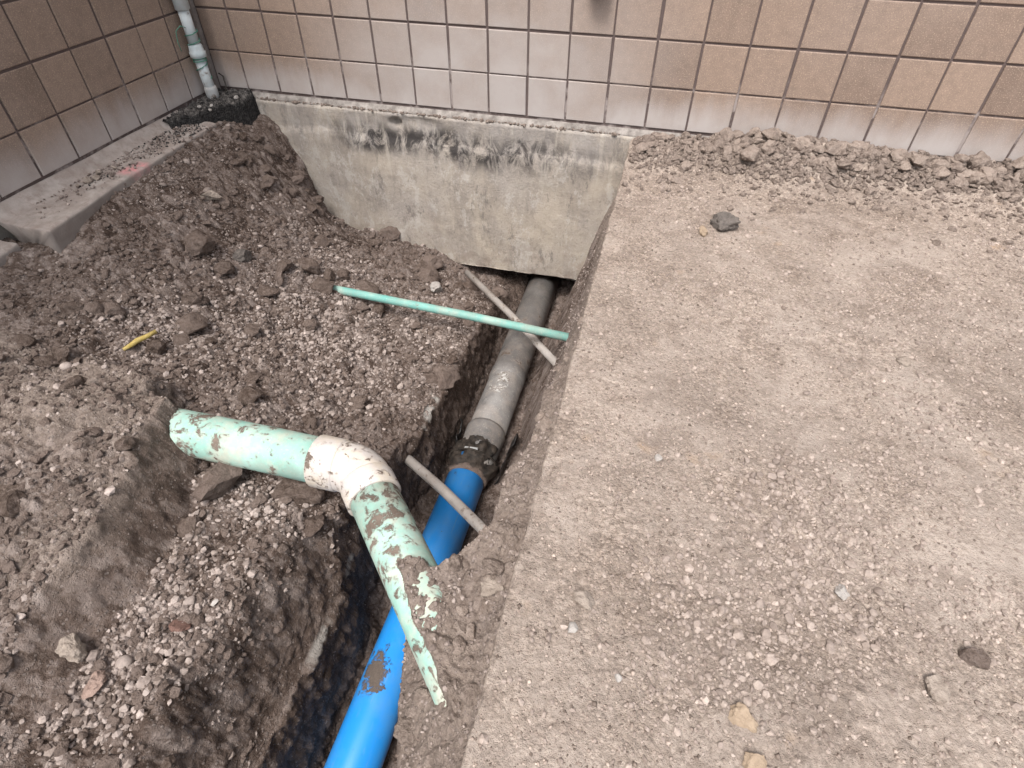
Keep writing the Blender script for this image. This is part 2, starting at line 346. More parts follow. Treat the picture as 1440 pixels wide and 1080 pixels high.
def mat_pipe(name, c0, c1, mud=(0.42, 0.50), rough=0.45, mudscale=26, cream=None, spec=0.4, seed=0.0):
    """painted plastic with dried mud stuck on in flakes"""
    m = M(name, rough, spec); v = m.mapped((1, 1, 1), (seed, seed * 2, 0))
    c = m.mix(m.ramp(m.noise(9, 4, 0.6, v), 0.35, 0.65), c0, c1)
    if cream: c = m.mix(m.math('MULTIPLY', m.ramp(m.noise(8, 5, 0.7, m.mapped((1, 1, 1), (4, seed, 1))), 0.47, 0.62), 0.75), c, cream)
    sc_ = m.noise(150, 3, 0.6, v)
    c = m.mix(m.math('MULTIPLY', m.ramp(sc_, 0.60, 0.72), 0.35), c, (0.62, 0.58, 0.52))
    n = m.noise(mudscale, 6, 0.68, v, 0.5)
    n = m.math('ADD', n, m.math('MULTIPLY', m.math('SUBTRACT', m.noise(6, 3, 0.5, m.mapped((1, 1, 1), (seed + 11, 3, 0))), 0.55), 0.42))
    n = m.math('ADD', n, m.math('MULTIPLY', m.math('SUBTRACT', m.noise(95, 3, 0.6, v), 0.5), 0.16))
    mk = m.ramp(n, mud[0], mud[1], (0, 0, 0), (1, 1, 1))
    c = m.mix(m.math('MULTIPLY', m.ramp(n, mud[0] - 0.05, mud[0]), 0.35), c, (0.30, 0.24, 0.20))
    c = m.mix(mk, c, m.mix(m.noise(130, 3, 0.7), (0.075, 0.056, 0.043), (0.19, 0.15, 0.122)))
    film = m.ramp(m.noise(11, 6, 0.75, v), 0.45, 0.68)
    c = m.mix(m.math('MULTIPLY', film, 0.38), c, (0.33, 0.27, 0.225))
    m.color(c); m.rough(m.mix(mk, (rough,) * 3, (0.95,) * 3))
    m.bump(m.math('ADD', m.math('MULTIPLY', mk, 1.0), m.math('MULTIPLY', sc_, 0.1)), 0.6, 0.004)
    return m.m
def mat_blue():
    m = M('blue_pvc', 0.32, 0.45)
    p = m.sep()
    c = m.mix(m.noise(12, 4, 0.6), (0.018, 0.25, 0.70), (0.024, 0.285, 0.76))
    n = m.noise(22, 6, 0.72, m.mapped((1, 1, 1), (1.3, 0.2, 0)), 0.6)
    # big scab of mud near the camera end and a dusting of flecks next to the coupling
    d1 = m.math('SQRT', m.math('ADD', m.math('POWER', m.math('MULTIPLY', m.math('SUBTRACT', p[0], 1.872), 1.6), 2.0), m.math('POWER', m.math('MULTIPLY', m.math('ADD', p[1], 2.435), 0.75), 2.0)))
    scab = m.ramp(m.math('ADD', d1, m.math('MULTIPLY', m.math('SUBTRACT', n, 0.5), 0.24)), 0.048, 0.062, (1, 1, 1), (0, 0, 0))
    fl = m.math('MULTIPLY', m.mrange(p[1], -1.60, -1.46, 0.0, 1.0), 0.22)
    fl = m.ramp(m.math('ADD', n, fl), 0.665, 0.70)
    dots = m.ramp(m.noise(70, 3, 0.6), 0.72, 0.76)
    mk = m.math('MAXIMUM', m.math('MAXIMUM', scab, fl), m.math('MULTIPLY', dots, 0.8))
    c = m.mix(m.math('MULTIPLY', m.ramp(m.noise(6, 5, 0.7), 0.45, 0.72), 0.30), c, (0.17, 0.27, 0.40))
    c = m.mix(m.math('MULTIPLY', m.ramp(m.noise(60, 4, 0.7, m.mapped((1, .12, 1))), 0.60, 0.70), 0.25), c, (0.30, 0.36, 0.42))
    c = m.mix(mk, c, m.mix(m.noise(150, 3, 0.7), (0.045, 0.035, 0.028), (0.17, 0.137, 0.115)))
    m.color(c); m.rough(m.mix(mk, (0.33,) * 3, (0.95,) * 3)); m.bump(mk, 0.7, 0.004); return m.m
def mat_asphalt():
    m = M('asphalt', 0.95, 0.15); v = m.voro(120); n = m.noise(60, 5, 0.7)
    c = m.mix(m.ramp(n, 0.4, 0.7), (0.018, 0.017, 0.017), (0.055, 0.052, 0.05))
    nz = m.sep(m.nrm)
    dust = m.math('MULTIPLY', m.ramp(m.noise(35, 5, 0.7), 0.42, 0.62), m.mrange(nz[2], 0.3, 0.9, 0.0, 0.75))
    c = m.mix(dust, c, (0.23, 0.21, 0.195))
    m.color(c); m.bump(m.math('ADD', n, v), 0.9, 0.008); return m.m

SOIL = mat_soil(); PACK = mat_packed(); TILE = mat_tile(); GROUT = mat_grout(); CONC = mat_concrete()
LEDGE = mat_ledge(); STONE = mat_stone(); STONEP = mat_stone('dusty_stone', (0.20, 0.163, 0.142), (0.44, 0.372, 0.33)); GRITM = mat_stone('grit', (0.125, 0.098, 0.082), (0.50, 0.415, 0.36)); ASPH = mat_asphalt()
CLOD_DRY = mat_clod('dry_clod', (0.175, 0.137, 0.115), (0.345, 0.278, 0.235), (0.43, 0.355, 0.307))
CLOD_DAMP = mat_clod('damp_clod', (0.085, 0.060, 0.047), (0.195, 0.150, 0.127), (0.245, 0.195, 0.17))

# ------------------------------------------------------------------ the dug soil: one height field
EDGE = 2.338                     # cut edge of the packed ground
G = -0.06                        # its level
LEG2_A = np.array([1.766, -2.072]); LEG2_D = np.array([0.690, -0.724])
PZ = -0.35; PR = 0.073           # green pipe axis level and radius
ctl = np.array([
 (.12,.0,-.09),(.30,.0,-.13),(.31,-.15,-.17),(.30,-.3,-.15),(.46,.0,-.36),(.50,.0,-.60),(.52,-.12,-.52),(.85,.0,-.78),(1.40,.0,-.93),(1.5,-.05,-1.02),(1.7,.0,-1.05),(.2,.4,-.2),(1.7,.4,-1.0),(1.0,.4,-.9),
 (.27,-.45,-.12),(.50,-.4,-.38),(.9,-.4,-.68),(1.3,-.4,-.82),(1.7,-.4,-.90),
 (.28,-.9,-.125),(.55,-.9,-.36),(1.0,-.9,-.60),(1.4,-.9,-.73),(1.72,-.9,-.80),
 (.32,-1.4,-.14),(.2,-1.6,-.175),(.6,-1.4,-.34),(1.0,-1.4,-.53),(1.4,-1.4,-.66),(1.73,-1.4,-.76),
 (.2,-1.75,-.17),(.6,-1.75,-.28),(.95,-1.75,-.40),(1.3,-1.75,-.53),(1.72,-1.75,-.70),
 (.2,-2.1,-.17),(.6,-2.1,-.26),(1.0,-2.1,-.38),(1.3,-2.12,-.43),(1.6,-2.15,-.50),
 (1.3,-2.5,-.43),(1.6,-2.5,-.47),(1.72,-2.5,-.50),(.8,-2.6,-.40),(1.3,-3.0,-.42),(1.7,-3.0,-.47),(.6,-3.2,-.36),(1.3,-3.7,-.42),(.3,-3.7,-.3),(1.7,-3.7,-.45)])
def tps_fit(c):
    P = c[:, :2]; n = len(P); d = np.linalg.norm(P[:, None] - P[None], axis=2)
    K = np.where(d > 0, d * d * np.log(np.maximum(d, 1e-9)), 0) + np.eye(n) * 2e-3
    A = np.zeros((n + 3, n + 3)); A[:n, :n] = K; A[:n, n] = 1; A[:n, n + 1:] = P; A[n, :n] = 1; A[n + 1:, :n] = P.T
    return np.linalg.solve(A, np.concatenate([c[:, 2], np.zeros(3)]))
TW = tps_fit(ctl)
def shelf(x, y):
    z = TW[-3] + TW[-2] * x + TW[-1] * y
    for (cx, cy, _), wgt in zip(ctl, TW[:-3]):
        d2 = (x - cx) ** 2 + (y - cy) ** 2
        z = z + wgt * 0.5 * d2 * np.log(np.maximum(d2, 1e-12))
    return z
ST = np.array([  # y, rim x, rim z, foot x
 (-3.7,2.15,-.50,2.06),(-2.75,2.14,-.50,2.07),(-2.62,2.09,-.50,2.05),(-2.47,2.05,-.50,2.01),(-2.33,2.10,-.42,2.06),(-2.26,2.185,-.32,2.15),(-2.20,2.215,-.28,2.185),
 (-2.12,2.215,-.27,2.19),(-2.02,2.212,-.27,2.185),(-1.95,2.245,-.26,2.21),(-1.90,2.258,-.26,2.225),(-1.82,2.258,-.27,2.225),(-1.64,2.252,-.29,2.215),(-1.57,2.262,-.32,2.21),(-1.42,2.262,-.40,2.13),(-1.15,2.235,-.55,2.06),(-.8,2.215,-.68,2.02),(-.2,2.235,-.58,2.06),(0,2.25,-.48,2.12),(.4,2.25,-.48,2.12)])
FLOOR = -1.125
def soil_height(x, y, clay=False):
    n1 = fbm(x * 5, y * 5, 3, 4); n2 = fbm(x * 16, y * 16, 9, 4); n0 = fbm(x * 2.2, y * 2.2, 21, 3)
    sh = shelf(x, y)
    # bench left of the scarp, in front of where the green pipe goes into the bank
    xs = np.interp(y, [-3.7, -2.9, -2.7, -2.5, -2.3, -2.1, -1.9], [1.30, 1.28, 1.25, 1.26, 1.22, 1.13, 1.0]) + n1 * 0.025
    yb = -2.02 + n1 * 0.10 - 0.05 * sstep(0.9, 1.1, x)
    bench = -0.225 - 0.06 * (x - 0.9) + n0 * 0.08 - 0.10 * sstep(-2.55, -2.95, y)
    bm = np.clip((0.075 - (x - xs)) / 0.115, 0, 1) * sstep(0.05, -0.06, y - yb)
    smear = 0.8 * sstep(0.08, 0.02, np.abs(x - xs - 0.015)) * sstep(0.1, -0.05, y - yb)
    sh = np.where(bench > sh, sh + (bench - sh) * bm, sh)
    sh = np.where((x < 0.2) & (y < -0.36) & (y > -1.50), np.minimum(sh, -0.17), sh)
    sh = np.where((x < 0.2) & (y >= -0.36), np.minimum(sh, -0.12), sh)
    sh = np.where((x < 0.3) & (y <= -1.50), np.minimum(sh, -0.15), sh)
    roll = sstep(1.56, 1.73, x) * sstep(-2.08, -2.28, y)
    sh = sh - 0.25 * roll
    ent = np.maximum(sstep(1.15, 1.115, x + 0.03 * n2) * sstep(-2.015, -2.045, y), sstep(1.03, 0.99, x)) * sstep(0.24, 0.13, np.abs(y + 2.11))
    sh = np.where(ent > 0, np.maximum(sh, sh + (PZ + PR + 0.045 + 0.03 * n1 - sh) * ent), sh)
    # clods and fragments
    clod_gate = np.clip(0.35 + 1.6 * fbm(x * 2.7, y * 2.7, 33, 3), 0.0, 1.0)
    l0, t0 = lumps(x + 0.02 * n2, y + 0.02 * n1, 0.16, 40, 0.5, True); l1, t1 = lumps(x + 0.012 * n2, y, 0.082, 45, 0.6, True)
    l2, t2 = lumps(x, y + 0.01 * n2, 0.046, 50, 0.7, True); l3, t3 = lumps(x, y, 0.024, 60, 0.8, True); l4, t4 = lumps(x, y, 0.0135, 70, 0.9, True)
    g1 = np.clip(0.5 + 2.2 * fbm(x * 3.3, y * 3.3, 35, 3), 0.15, 1.0)
    gv_ = np.clip(0.55 + 2.4 * fbm(x * 2.3, y * 2.3, 37, 3), 0.1, 1.0)          # where gravel shows
    rough = (0.060 * l0 * clod_gate + 0.028 * l1 * g1 + 0.0135 * l2 + 0.0095 * l3 * gv_ + 0.0056 * l4
             + 0.05 * n0 + 0.035 * n1 + 0.020 * n2)
    tint = 0.30 + 0.9 * n0 + 0.5 * n2
    tint = np.where(l0 * clod_gate > 0.06, 0.08 + 0.40 * t0, tint); tint = np.where(l1 * g1 > 0.06, 0.05 + 0.5 * t1, tint)
    tint = np.where(l2 > 0.08, tint * 0.45 + 0.55 * (0.04 + 0.72 * t2), tint); tint = np.where(l3 * gv_ > 0.10, tint * 0.45 + 0.55 * (0.1 + 0.9 * t3), tint)
    tint = np.where(l4 > 0.14, tint * 0.6 + 0.4 * (0.1 + 0.9 * t4), tint)
    tint = tint - 0.22 * np.clip(0.10 - np.maximum(np.maximum(l1 * g1, l2), l3), 0, 0.1) / 0.1
    # trench carve
    xr = 1.724 - 0.06 * sstep(-1.55, -1.72, y) * sstep(-2.35, -2.15, y) + 0.008 * fbm(y * 3, y * 0 + 4, 5, 3) + 0.008 * fbm(y * 16, y * 0 + 2, 6, 3)
    t = sstep(0.0, 0.05, x - xr)
    rough = rough * (0.45 + 0.55 * sstep(0.26, 0.5, x))
    z = sh + rough * (1 - 0.9 * smear)
    soft = 1 - sstep(-0.10, 0.0, x - xr)              # clean-ish shoulder at the cut
    z = sh + (z - sh) * (0.22 + 0.78 * soft) * (1 - 0.6 * sstep(0.05, 0.4, roll))
    fl = FLOOR + 0.03 * n1 + 0.014 * lumps(x, y, 0.045, 90, 0.5) + 0.008 * lumps(x, y, 0.02, 91, 0.7) + 0.05 * sstep(0.06, 0.0, x - xr - 0.04)
    z = z + (fl - z) * t
    # right bank
    rx = np.interp(y, ST[:, 0], ST[:, 1]) + 0.014 * fbm(y * 9, y * 0 + 1, 12, 4); rz = np.interp(y, ST[:, 0], ST[:, 2]); fx = np.interp(y, ST[:, 0], ST[:, 3])
    lower = fl + (rz - fl) * np.clip((x - fx) / np.maximum(rx - fx, 0.03), 0, 1) ** 0.9
    upper = rz + (-0.15 - rz) * np.clip((x - rx) / np.maximum(2.37 - rx, 0.02), 0, 1)
    rb = np.where(x < rx, lower, upper)
    rr = 0.014 * lumps(x, y, 0.075, 150, 0.5) + 0.010 * lumps(x, y, 0.04, 155, 0.5) + 0.012 * lumps(x, y, 0.026, 160, 0.8) + 0.006 * lumps(x, y, 0.013, 170, 0.85) + 0.02 * n1 + 0.025 * n2 - 0.016
    rb = rb + rr * sstep(-0.02, 0.1, x - fx) - 0.02 * sstep(2.25, 2.37, x)
    # soil heaped over the second leg of the green pipe
    s = (x - LEG2_A[0]) * LEG2_D[0] + (y - LEG2_A[1]) * LEG2_D[1]
    d = -(x - LEG2_A[0]) * LEG2_D[1] + (y - LEG2_A[1]) * LEG2_D[0]       # >0 away from the camera, towards the slab
    cov = np.interp(s, [0.0, .22, .30, .38, .5, .62, .72, .85], [.12, .075, .030, -.042, -.060, -.064, -.068, -.078]) + 0.02 * n2
    mz = PZ + 0.082 + 0.07 * sstep(0.0, 0.28, d) + rr * 0.9 + 0.03 * n1
    edge_l = sstep(-0.022, 0.022, d - cov)
    yfar = -2.325 + 0.12 * sstep(2.08, 2.28, x) + 0.04 * n1 + 0.02 * n2
    edge_f = sstep(0.035, -0.035, y - yfar)
    mnd = FLOOR + (mz - FLOOR) * edge_l * edge_f
    rb = np.maximum(rb, np.where((s > 0.2) & (x > 1.9), mnd, -9))
    z = np.maximum(z, np.where(x > 1.86, rb, -9))
    # close the tunnel behind the footing
    z = np.where(y > 0.27, np.maximum(z, -1.1 + (y - 0.27) * 6), z)
    if not clay: return z
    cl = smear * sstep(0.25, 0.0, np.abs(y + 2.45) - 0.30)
    cut = sstep(-0.005, 0.02, x - xr) * sstep(0.12, 0.06, x - xr) * np.clip(0.75 + 1.2 * n2, 0, 1)  # wall of the trench cut, mixed towards a darker brown
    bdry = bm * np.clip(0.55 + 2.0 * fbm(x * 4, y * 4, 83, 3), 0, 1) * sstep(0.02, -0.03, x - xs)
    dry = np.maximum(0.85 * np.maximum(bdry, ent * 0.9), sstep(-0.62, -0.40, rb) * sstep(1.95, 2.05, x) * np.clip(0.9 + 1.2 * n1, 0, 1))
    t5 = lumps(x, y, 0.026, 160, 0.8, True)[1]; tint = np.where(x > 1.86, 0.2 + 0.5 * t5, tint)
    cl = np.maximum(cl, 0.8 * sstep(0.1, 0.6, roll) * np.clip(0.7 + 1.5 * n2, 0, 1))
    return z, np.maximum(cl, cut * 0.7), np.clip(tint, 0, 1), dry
xs_ = np.concatenate([np.arange(-0.01, 1.67, 0.0046), np.arange(1.67, 1.80, 0.0018), np.arange(1.80, 2.372, 0.0042)])
ys_ = np.concatenate([np.arange(-3.7, -2.95, 0.012), np.arange(-2.95, 0.40, 0.0046)])
XX, YY = np.meshgrid(xs_, ys_)
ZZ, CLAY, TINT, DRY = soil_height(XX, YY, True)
ZZ = ZZ + 0.0026 * (rng.random(ZZ.shape) - 0.5) * (1 - CLAY)
# sideways relief on the steep cut faces, keyed on height so that the walls do not look extruded
steep = np.clip(np.abs(np.gradient(ZZ, axis=1) / np.gradient(XX, axis=1)) / 4.0, 0, 1)
wl, wt = lumps(YY, ZZ, 0.07, 220, 0.75, True); wl2, wt2 = lumps(YY + 0.3 * XX, ZZ, 0.034, 226, 0.8, True)
wm = steep * sstep(1.86, 1.80, XX) * sstep(1.66, 1.70, XX)
TINT = TINT * (1 - wm) + wm * np.clip(np.where(wl2 > .08, 0.05 + 0.45 * wt2, np.where(wl > .06, 0.05 + 0.4 * wt, 0.12)), 0, 1)
DX = steep * sstep(1.86, 1.80, XX) * (0.008 * wl + 0.006 * wl2 + 0.022 * fbm(YY * 7, ZZ * 9, 201, 4) + 0.010 * (lumps(YY, ZZ, 0.05, 210, 0.7) - 0.3) + 0.005 * lumps(YY, ZZ, 0.02, 214, 0.8))
soil = grid_mesh('excavated_soil', XX + DX, YY, ZZ, SOIL)
for nm, ar in (('tint', TINT), ('dry', DRY)): soil.data.attributes.new(nm, 'FLOAT', 'POINT').data.foreach_set('value', ar.astype(np.float32).ravel())
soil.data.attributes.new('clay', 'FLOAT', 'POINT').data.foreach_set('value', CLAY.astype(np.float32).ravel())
tag(soil, kind='structure')
def soil_z(x, y): return float(soil_height(np.array([x], float), np.array([y], float))[0])

# ------------------------------------------------------------------ packed ground right of the cut
def heap(x, y):
    """loose spoil swept against the wall"""
    h = np.interp(x, [2.3, 2.45, 2.62, 2.95, 3.3, 3.7, 4.1, 4.6], [.01, .03, .045, .115, .085, .07, .07, .06])
    wd = np.interp(x, [2.3, 2.45, 2.7, 3.0, 3.4, 3.8, 4.6], [.30, .38, .34, .42, .34, .30, .30]) + 0.08 * fbm(x * 4, y * 4, 301, 3)
    u = np.clip(-y / wd, 0, 1)
    return h * (1 - sstep(0.25, 1.0, u)) * (0.75 + 0.5 * fbm(x * 6, y * 6, 305, 3))
def pack_height(x, y):
    hp = heap(x, y); g = np.clip(hp / 0.03, 0, 1)
    patch = np.clip(0.25 + 2.2 * fbm(x * 2.1, y * 2.1, 331, 3), 0, 1)
    z = G + 0.018 * fbm(x * 1.6, y * 1.6, 311, 3) + 0.016 * fbm(x * 7, y * 7, 315, 4) * (0.4 + patch) + 0.0045 * fbm(x * 30, y * 30, 319, 4)
    z = z + (0.0065 * lumps(x, y, 0.034, 320, 0.4) + 0.0050 * lumps(x, y, 0.018, 324, 0.6)) * patch + 0.0018 * lumps(x, y, 0.009, 326, 0.7)
    z = z + hp + g * (0.022 * lumps(x, y, 0.06, 340, 0.8) + 0.012 * lumps(x, y, 0.028, 344, 0.9))
    return z
xp = np.concatenate([np.arange(EDGE, 4.1, 0.0058), np.arange(4.1, 5.0, 0.02)])
yp = np.concatenate([np.arange(-3.7, -2.95, 0.02), np.arange(-2.95, 0.03, 0.0058)])
XP, YP = np.meshgrid(xp, yp); ZP = pack_height(XP, YP)
# ragged cut edge, then fold the first columns down to make its face
chip = 0.004 * lumps(YP[:, :1] * 1.0, YP[:, :1] * 0 + .3, 0.09, 351, 0.6) + 0.003 * fbm(YP[:, :1] * 25, YP[:, :1] * 0, 355, 3)
lipx = XP[:, :1] + chip
XP2 = np.concatenate([lipx + 0.03, lipx + 0.010, lipx, lipx + 0.001, np.maximum(XP, lipx + 0.004)], 1)
YP2 = np.concatenate([YP[:, :1]] * 4 + [YP], 1)
ZP2 = np.concatenate([ZP[:, :1] * 0 - 0.34, ZP[:, :1] * 0 - 0.20, ZP[:, :1] - 0.03, ZP[:, :1] - 0.004, ZP], 1)
pack = grid_mesh('packed_dirt_ground', XP2, YP2, ZP2, PACK); tag(pack, kind='structure')
def pack_z(x, y): return float(pack_height(np.array([x], float), np.array([y], float))[0])

# the ground farther out, on all sides of the dig
gv = []; gf = []
def quad(x0, x1, y0, y1, z=-0.075):
    k = len(gv); gv.extend([(x0, y0, z), (x1, y0, z), (x1, y1, z), (x0, y1, z)]); gf.append((k, k + 1, k + 2, k + 3))
quad(-60, 60, -60, -3.68); quad(4.98, 60, -3.68, 0.5); quad(-60, -0.008, -3.68, 0.5); quad(-60, 60, 0.5, 60)
tag(mesh_obj('ground', gv, gf, PACK, smooth=False), kind='structure')

# ------------------------------------------------------------------ tiled walls
TS = 0.2; J = 0.0098; HB = 0.191
def tile_mesh(wd, ht):
    b = 0.0035; d = 0.03; x, z = wd / 2, ht / 2
    rings = [(x, z, d), (x, z, b), (x - b * .3, z - b * .3, b * .3), (x - b, z - b, 0)]
    V = []; F = []
    for (a, c, dep) in rings: V += [(-a, dep, -c), (a, dep, -c), (a, dep, c), (-a, dep, c)]
    for i in range(3):
        for k in range(4):
            p, q = i * 4 + k, i * 4 + (k + 1) % 4; F.append((p, q, q + 4, p + 4))
    F.append((12, 13, 14, 15))
    me = bpy.data.meshes.new('tile'); me.from_pydata(V, [], F); me.update(); me.materials.append(TILE); return me
TM = {}
def put_tile(parent, wd, ht, loc, rz):
    k = (round(wd, 3), round(ht, 3))
    if k not in TM: TM[k] = tile_mesh(*k)
    o = bpy.data.objects.new('tile', TM[k]); link(o, parent)
    o.location = (loc[0], loc[1], loc[2]); o.rotation_euler = (random.gauss(0, .0035), random.gauss(0, .002), rz + random.gauss(0, .0035))
WTOP = HB + TS * 4
def wall(name, label, rz, joints, z_rows, bv):
    root = mesh_obj(name, bv[0], bv[1], GROUT, smooth=False); tag(root, label, 'wall')
    return root
bv = box_vf(-0.3, 5.2, 0.0065, 0.5, -0.034, WTOP)
bw = mesh_obj('tiled_wall', *bv, GROUT, smooth=False)
tag(bw, 'long brown tiled wall above the exposed concrete foundation', 'wall')
zrows = [(0.0, HB)] + [(HB + TS * k, HB + TS * (k + 1)) for k in range(4)]
xj = [0.0] + [0.1946 + TS * i for i in range(25)]
for (z0, z1) in zrows:
    for a, b in zip(xj[:-1], xj[1:]):
        jit = random.gauss(0, 0.0012)
        a2 = a + (0.012 if a == 0.0 else 0)
        put_tile(bw, b - a2 - J, z1 - z0 - J, ((a2 + b) / 2 + jit, 0.0, (z0 + z1) / 2 + (0.003 if z0 == 0 else 0) + random.gauss(0, .0006)), 0)
bv = box_vf(-0.5, -0.0065, -3.6, 0.0060, -0.034, WTOP)
lw = mesh_obj('tiled_wall', *bv, GROUT, smooth=False)
tag(lw, 'short brown tiled wall above the concrete ledge, meeting the long wall in the corner', 'wall')
yj = [-0.012] + [-0.023 - TS * i for i in range(0, 18)]
for (z0, z1) in zrows:
    for a, b in zip(yj[1:-1], yj[2:]):
        put_tile(lw, a - b - J, z1 - z0 - J, (0.0, (a + b) / 2 + random.gauss(0, .0012), (z0 + z1) / 2 + (0.003 if z0 == 0 else 0)), math.radians(90))
CORN = mat_plain('corner_mortar', (0.16, 0.135, 0.125), (0.26, 0.225, 0.205), 0.95, 30)
# mortar fillet in the corner
mesh_obj('corner_joint', *box_vf(-0.006, 0.010, -0.022, 0.0055, -0.03, WTOP - 0.002), CORN, lw, smooth=False)

for par, bvx in ((bw, box_vf(0.0, 5.2, 0.0, 0.5, WTOP + 0.004, 3.6)), (lw, box_vf(-0.5, 0.0, -3.6, -0.012, WTOP + 0.004, 3.6))):
    mesh_obj('upper_wall', *bvx, TILE, par, smooth=False)
mesh_obj('wall_base', *box_vf(-0.5, -0.009, -3.6, 0.005, -0.6, -0.0345), CONC, lw, smooth=False)
# small dark round wall fitting, only its lower rim reaches into the picture
fit = bpy.data.objects.new('wall_fitting', None); link(fit); fit.location = (2.112, 0, 0.612)
tag(fit, 'small dark round fitting fixed to the long tiled wall', 'wall fitting')
DARK = mat_plain('dark_iron', (0.03, 0.026, 0.022), (0.06, 0.05, 0.042), 0.6, 80)
tube('flange', [(0, 0.002, 0), (0, -0.012, 0)], 0.066, DARK, fit); tube('body', [(0, -0.011, 0), (0, -0.07, 0), (0, -0.082, 0)], [0.052, 0.052, 0.044], DARK, fit)

# ------------------------------------------------------------------ concrete foundation with a rough cast face
fx_ = np.arange(0.0, 5.2, 0.0125); fz_ = np.concatenate([np.arange(-1.0, -0.034, 0.0125)])
FX, FZ = np.meshgrid(fx_, fz_)
off = 0.012 * fbm(FX * 3, FZ * 5, 401, 4) + 0.007 * fbm(FX * 18, FZ * 9, 405, 4) - 0.012 * sstep(-0.16, -0.20, FZ + 0.05 * fbm(FX * 3, FX * 0, 409, 3))
hole = np.exp(-(((FX - 1.072) / 0.030) ** 2 + ((FZ + 0.085) / 0.022) ** 2) ** 1.6)
spall = 0.016 * np.exp(-(((FX - 1.22) / 0.10) ** 2 + ((FZ + 0.075) / 0.035) ** 2) ** 2)
FY = -0.030 + off + 0.06 * hole + spall
FB = -0.905 + 0.02 * fbm(FX * 4, FX * 0, 411, 4)                      # ragged underside
FZ2 = np.maximum(FZ, FB)
# top ledge and underside rows
top = np.stack([FX[-1], np.full_like(fx_, 0.012), np.full_like(fx_, -0.030)], -1)
und = np.stack([FX[0], np.full_like(fx_, 0.26), FB[0]], -1)
AX = np.vstack([und[:, 0], FX, FX[-1], top[:, 0]]); AY = np.vstack([und[:, 1], FY, FY[-1] + 0.006, top[:, 1]]); AZ = np.vstack([und[:, 2], FZ2, FX[-1] * 0 - 0.036, top[:, 2]])
fo = grid_mesh('concrete_foundation', AX, AY, AZ, CONC)
tag(fo, 'stained bare concrete foundation under the long tiled wall', 'foundation')
mesh_obj('footing_back', *box_vf(-0.4, 5.2, 0.262, 0.5, -1.2, -0.036), CONC, fo, smooth=False)
# thin lighter mortar bed between tiles and foundation
BED = mat_plain('mortar_bed', (0.115, 0.10, 0.09), (0.34, 0.31, 0.285), 0.95, 18, 0.8, 0.006)
bx = np.arange(0.14, 5.2, 0.02); prof = [(0.006, -0.006), (-0.004, -0.012), (-0.014, -0.026), (-0.024, -0.040), (-0.016, -0.046)]
BX = np.stack([bx] * 5); BY = np.stack([np.full_like(bx, a) + 0.008 * fbm(bx * 9, bx * 0 + i, 421, 3) for i, (a, _) in enumerate(prof)])
BZ = np.stack([np.full_like(bx, b) + (0.006 * fbm(bx * 7, bx * 0 + i, 425, 3) if i > 1 else 0) for i, (_, b) in enumerate(prof)])
grid_mesh('mortar_bed', BX[:, ::-1], BY[:, ::-1], BZ[:, ::-1], BED, fo)

# ------------------------------------------------------------------ concrete ledge along the short wall
def ledge(name, y0, y1, xtop, ztop, label, tilt=0.0, ragged=True):
    ly = np.arange(y0, y1 + 1e-6, 0.012)
    prof = [(-0.003, -0.004), (0.022, -0.030), (0.05, ztop)] + [(t, ztop) for t in np.linspace(0.07, 0.95, 14)] + [(1.0, ztop - 0.004), (1.03, ztop - 0.014)] + [(1.04, z) for z in np.linspace(ztop - 0.03, -0.34, 18)]
    n = len(prof); LX = np.zeros((n, len(ly))); LY = np.zeros_like(LX); LZ = np.zeros_like(LX)
    xe = np.interp(ly, [-2.0, -1.5, -1.14, -.54, 0], xtop)
    for i, (u, z) in enumerate(prof):
        LX[i] = (u if i < 3 else 0.05 + (xe - 0.05) * (u if i < 17 else 1.0) + (0 if i < 17 else [0, .006, .008][min(i - 16, 2)]))
        LX[i] = LX[i] + (0.012 * fbm(ly * 6, ly * 0 + z * 8, 431, 4) + 0.006 * fbm(ly * 30, ly * 0 + z * 30, 437, 3) if i > 16 else 0)
        LY[i] = ly
        LZ[i] = z + 0.006 * fbm(ly * 5, ly * 0 + u * 4, 433, 3) + tilt * (ly - y1) + (0.003 * fbm(ly * 22, ly * 0 + u * 22, 435, 3))
    if ragged:   # broken near end
        e = 0.035 * fbm(LX[:, 0] * 10, LZ[:, 0] * 14, 439, 3); LY[:, 0] += e - 0.004; LY[:, 1] = np.maximum(LY[:, 1], LY[:, 0] + 0.004); LY[:, 2] = np.maximum(LY[:, 2], LY[:, 1] + 0.004)
    # end face
    cx, cz = 0.08, -0.2
    E1 = np.stack([LX[:, 0] * 0.55 + cx * 0.45, LY[:, 0] + 0.02, LZ[:, 0] * 0.55 + cz * 0.45], 0); E0 = np.stack([LX[:, 0] * 0 + cx, LY[:, 0] + 0.025, LZ[:, 0] * 0 + cz], 0)
    LX = np.column_stack([E0[0], E1[0], LX]); LY = np.column_stack([E0[1], E1[1], LY]); LZ = np.column_stack([E0[2], E1[2], LZ])
    o = grid_mesh(name, LX.T[:, ::-1].copy(), LY.T[:, ::-1].copy(), LZ.T[:, ::-1].copy(), LEDGE)
    return tag(o, label, 'concrete ledge')
ledge('concrete_ledge', -1.515, -0.36, [.29, .262, .222, .205, .20], -0.050, 'long concrete ledge with a pink paint mark at the foot of the short wall')
ledge('concrete_ledge', -2.9, -1.555, [.13, .125, .12, .12, .12], -0.10, 'lower broken-off length of concrete ledge beyond the jagged crack')

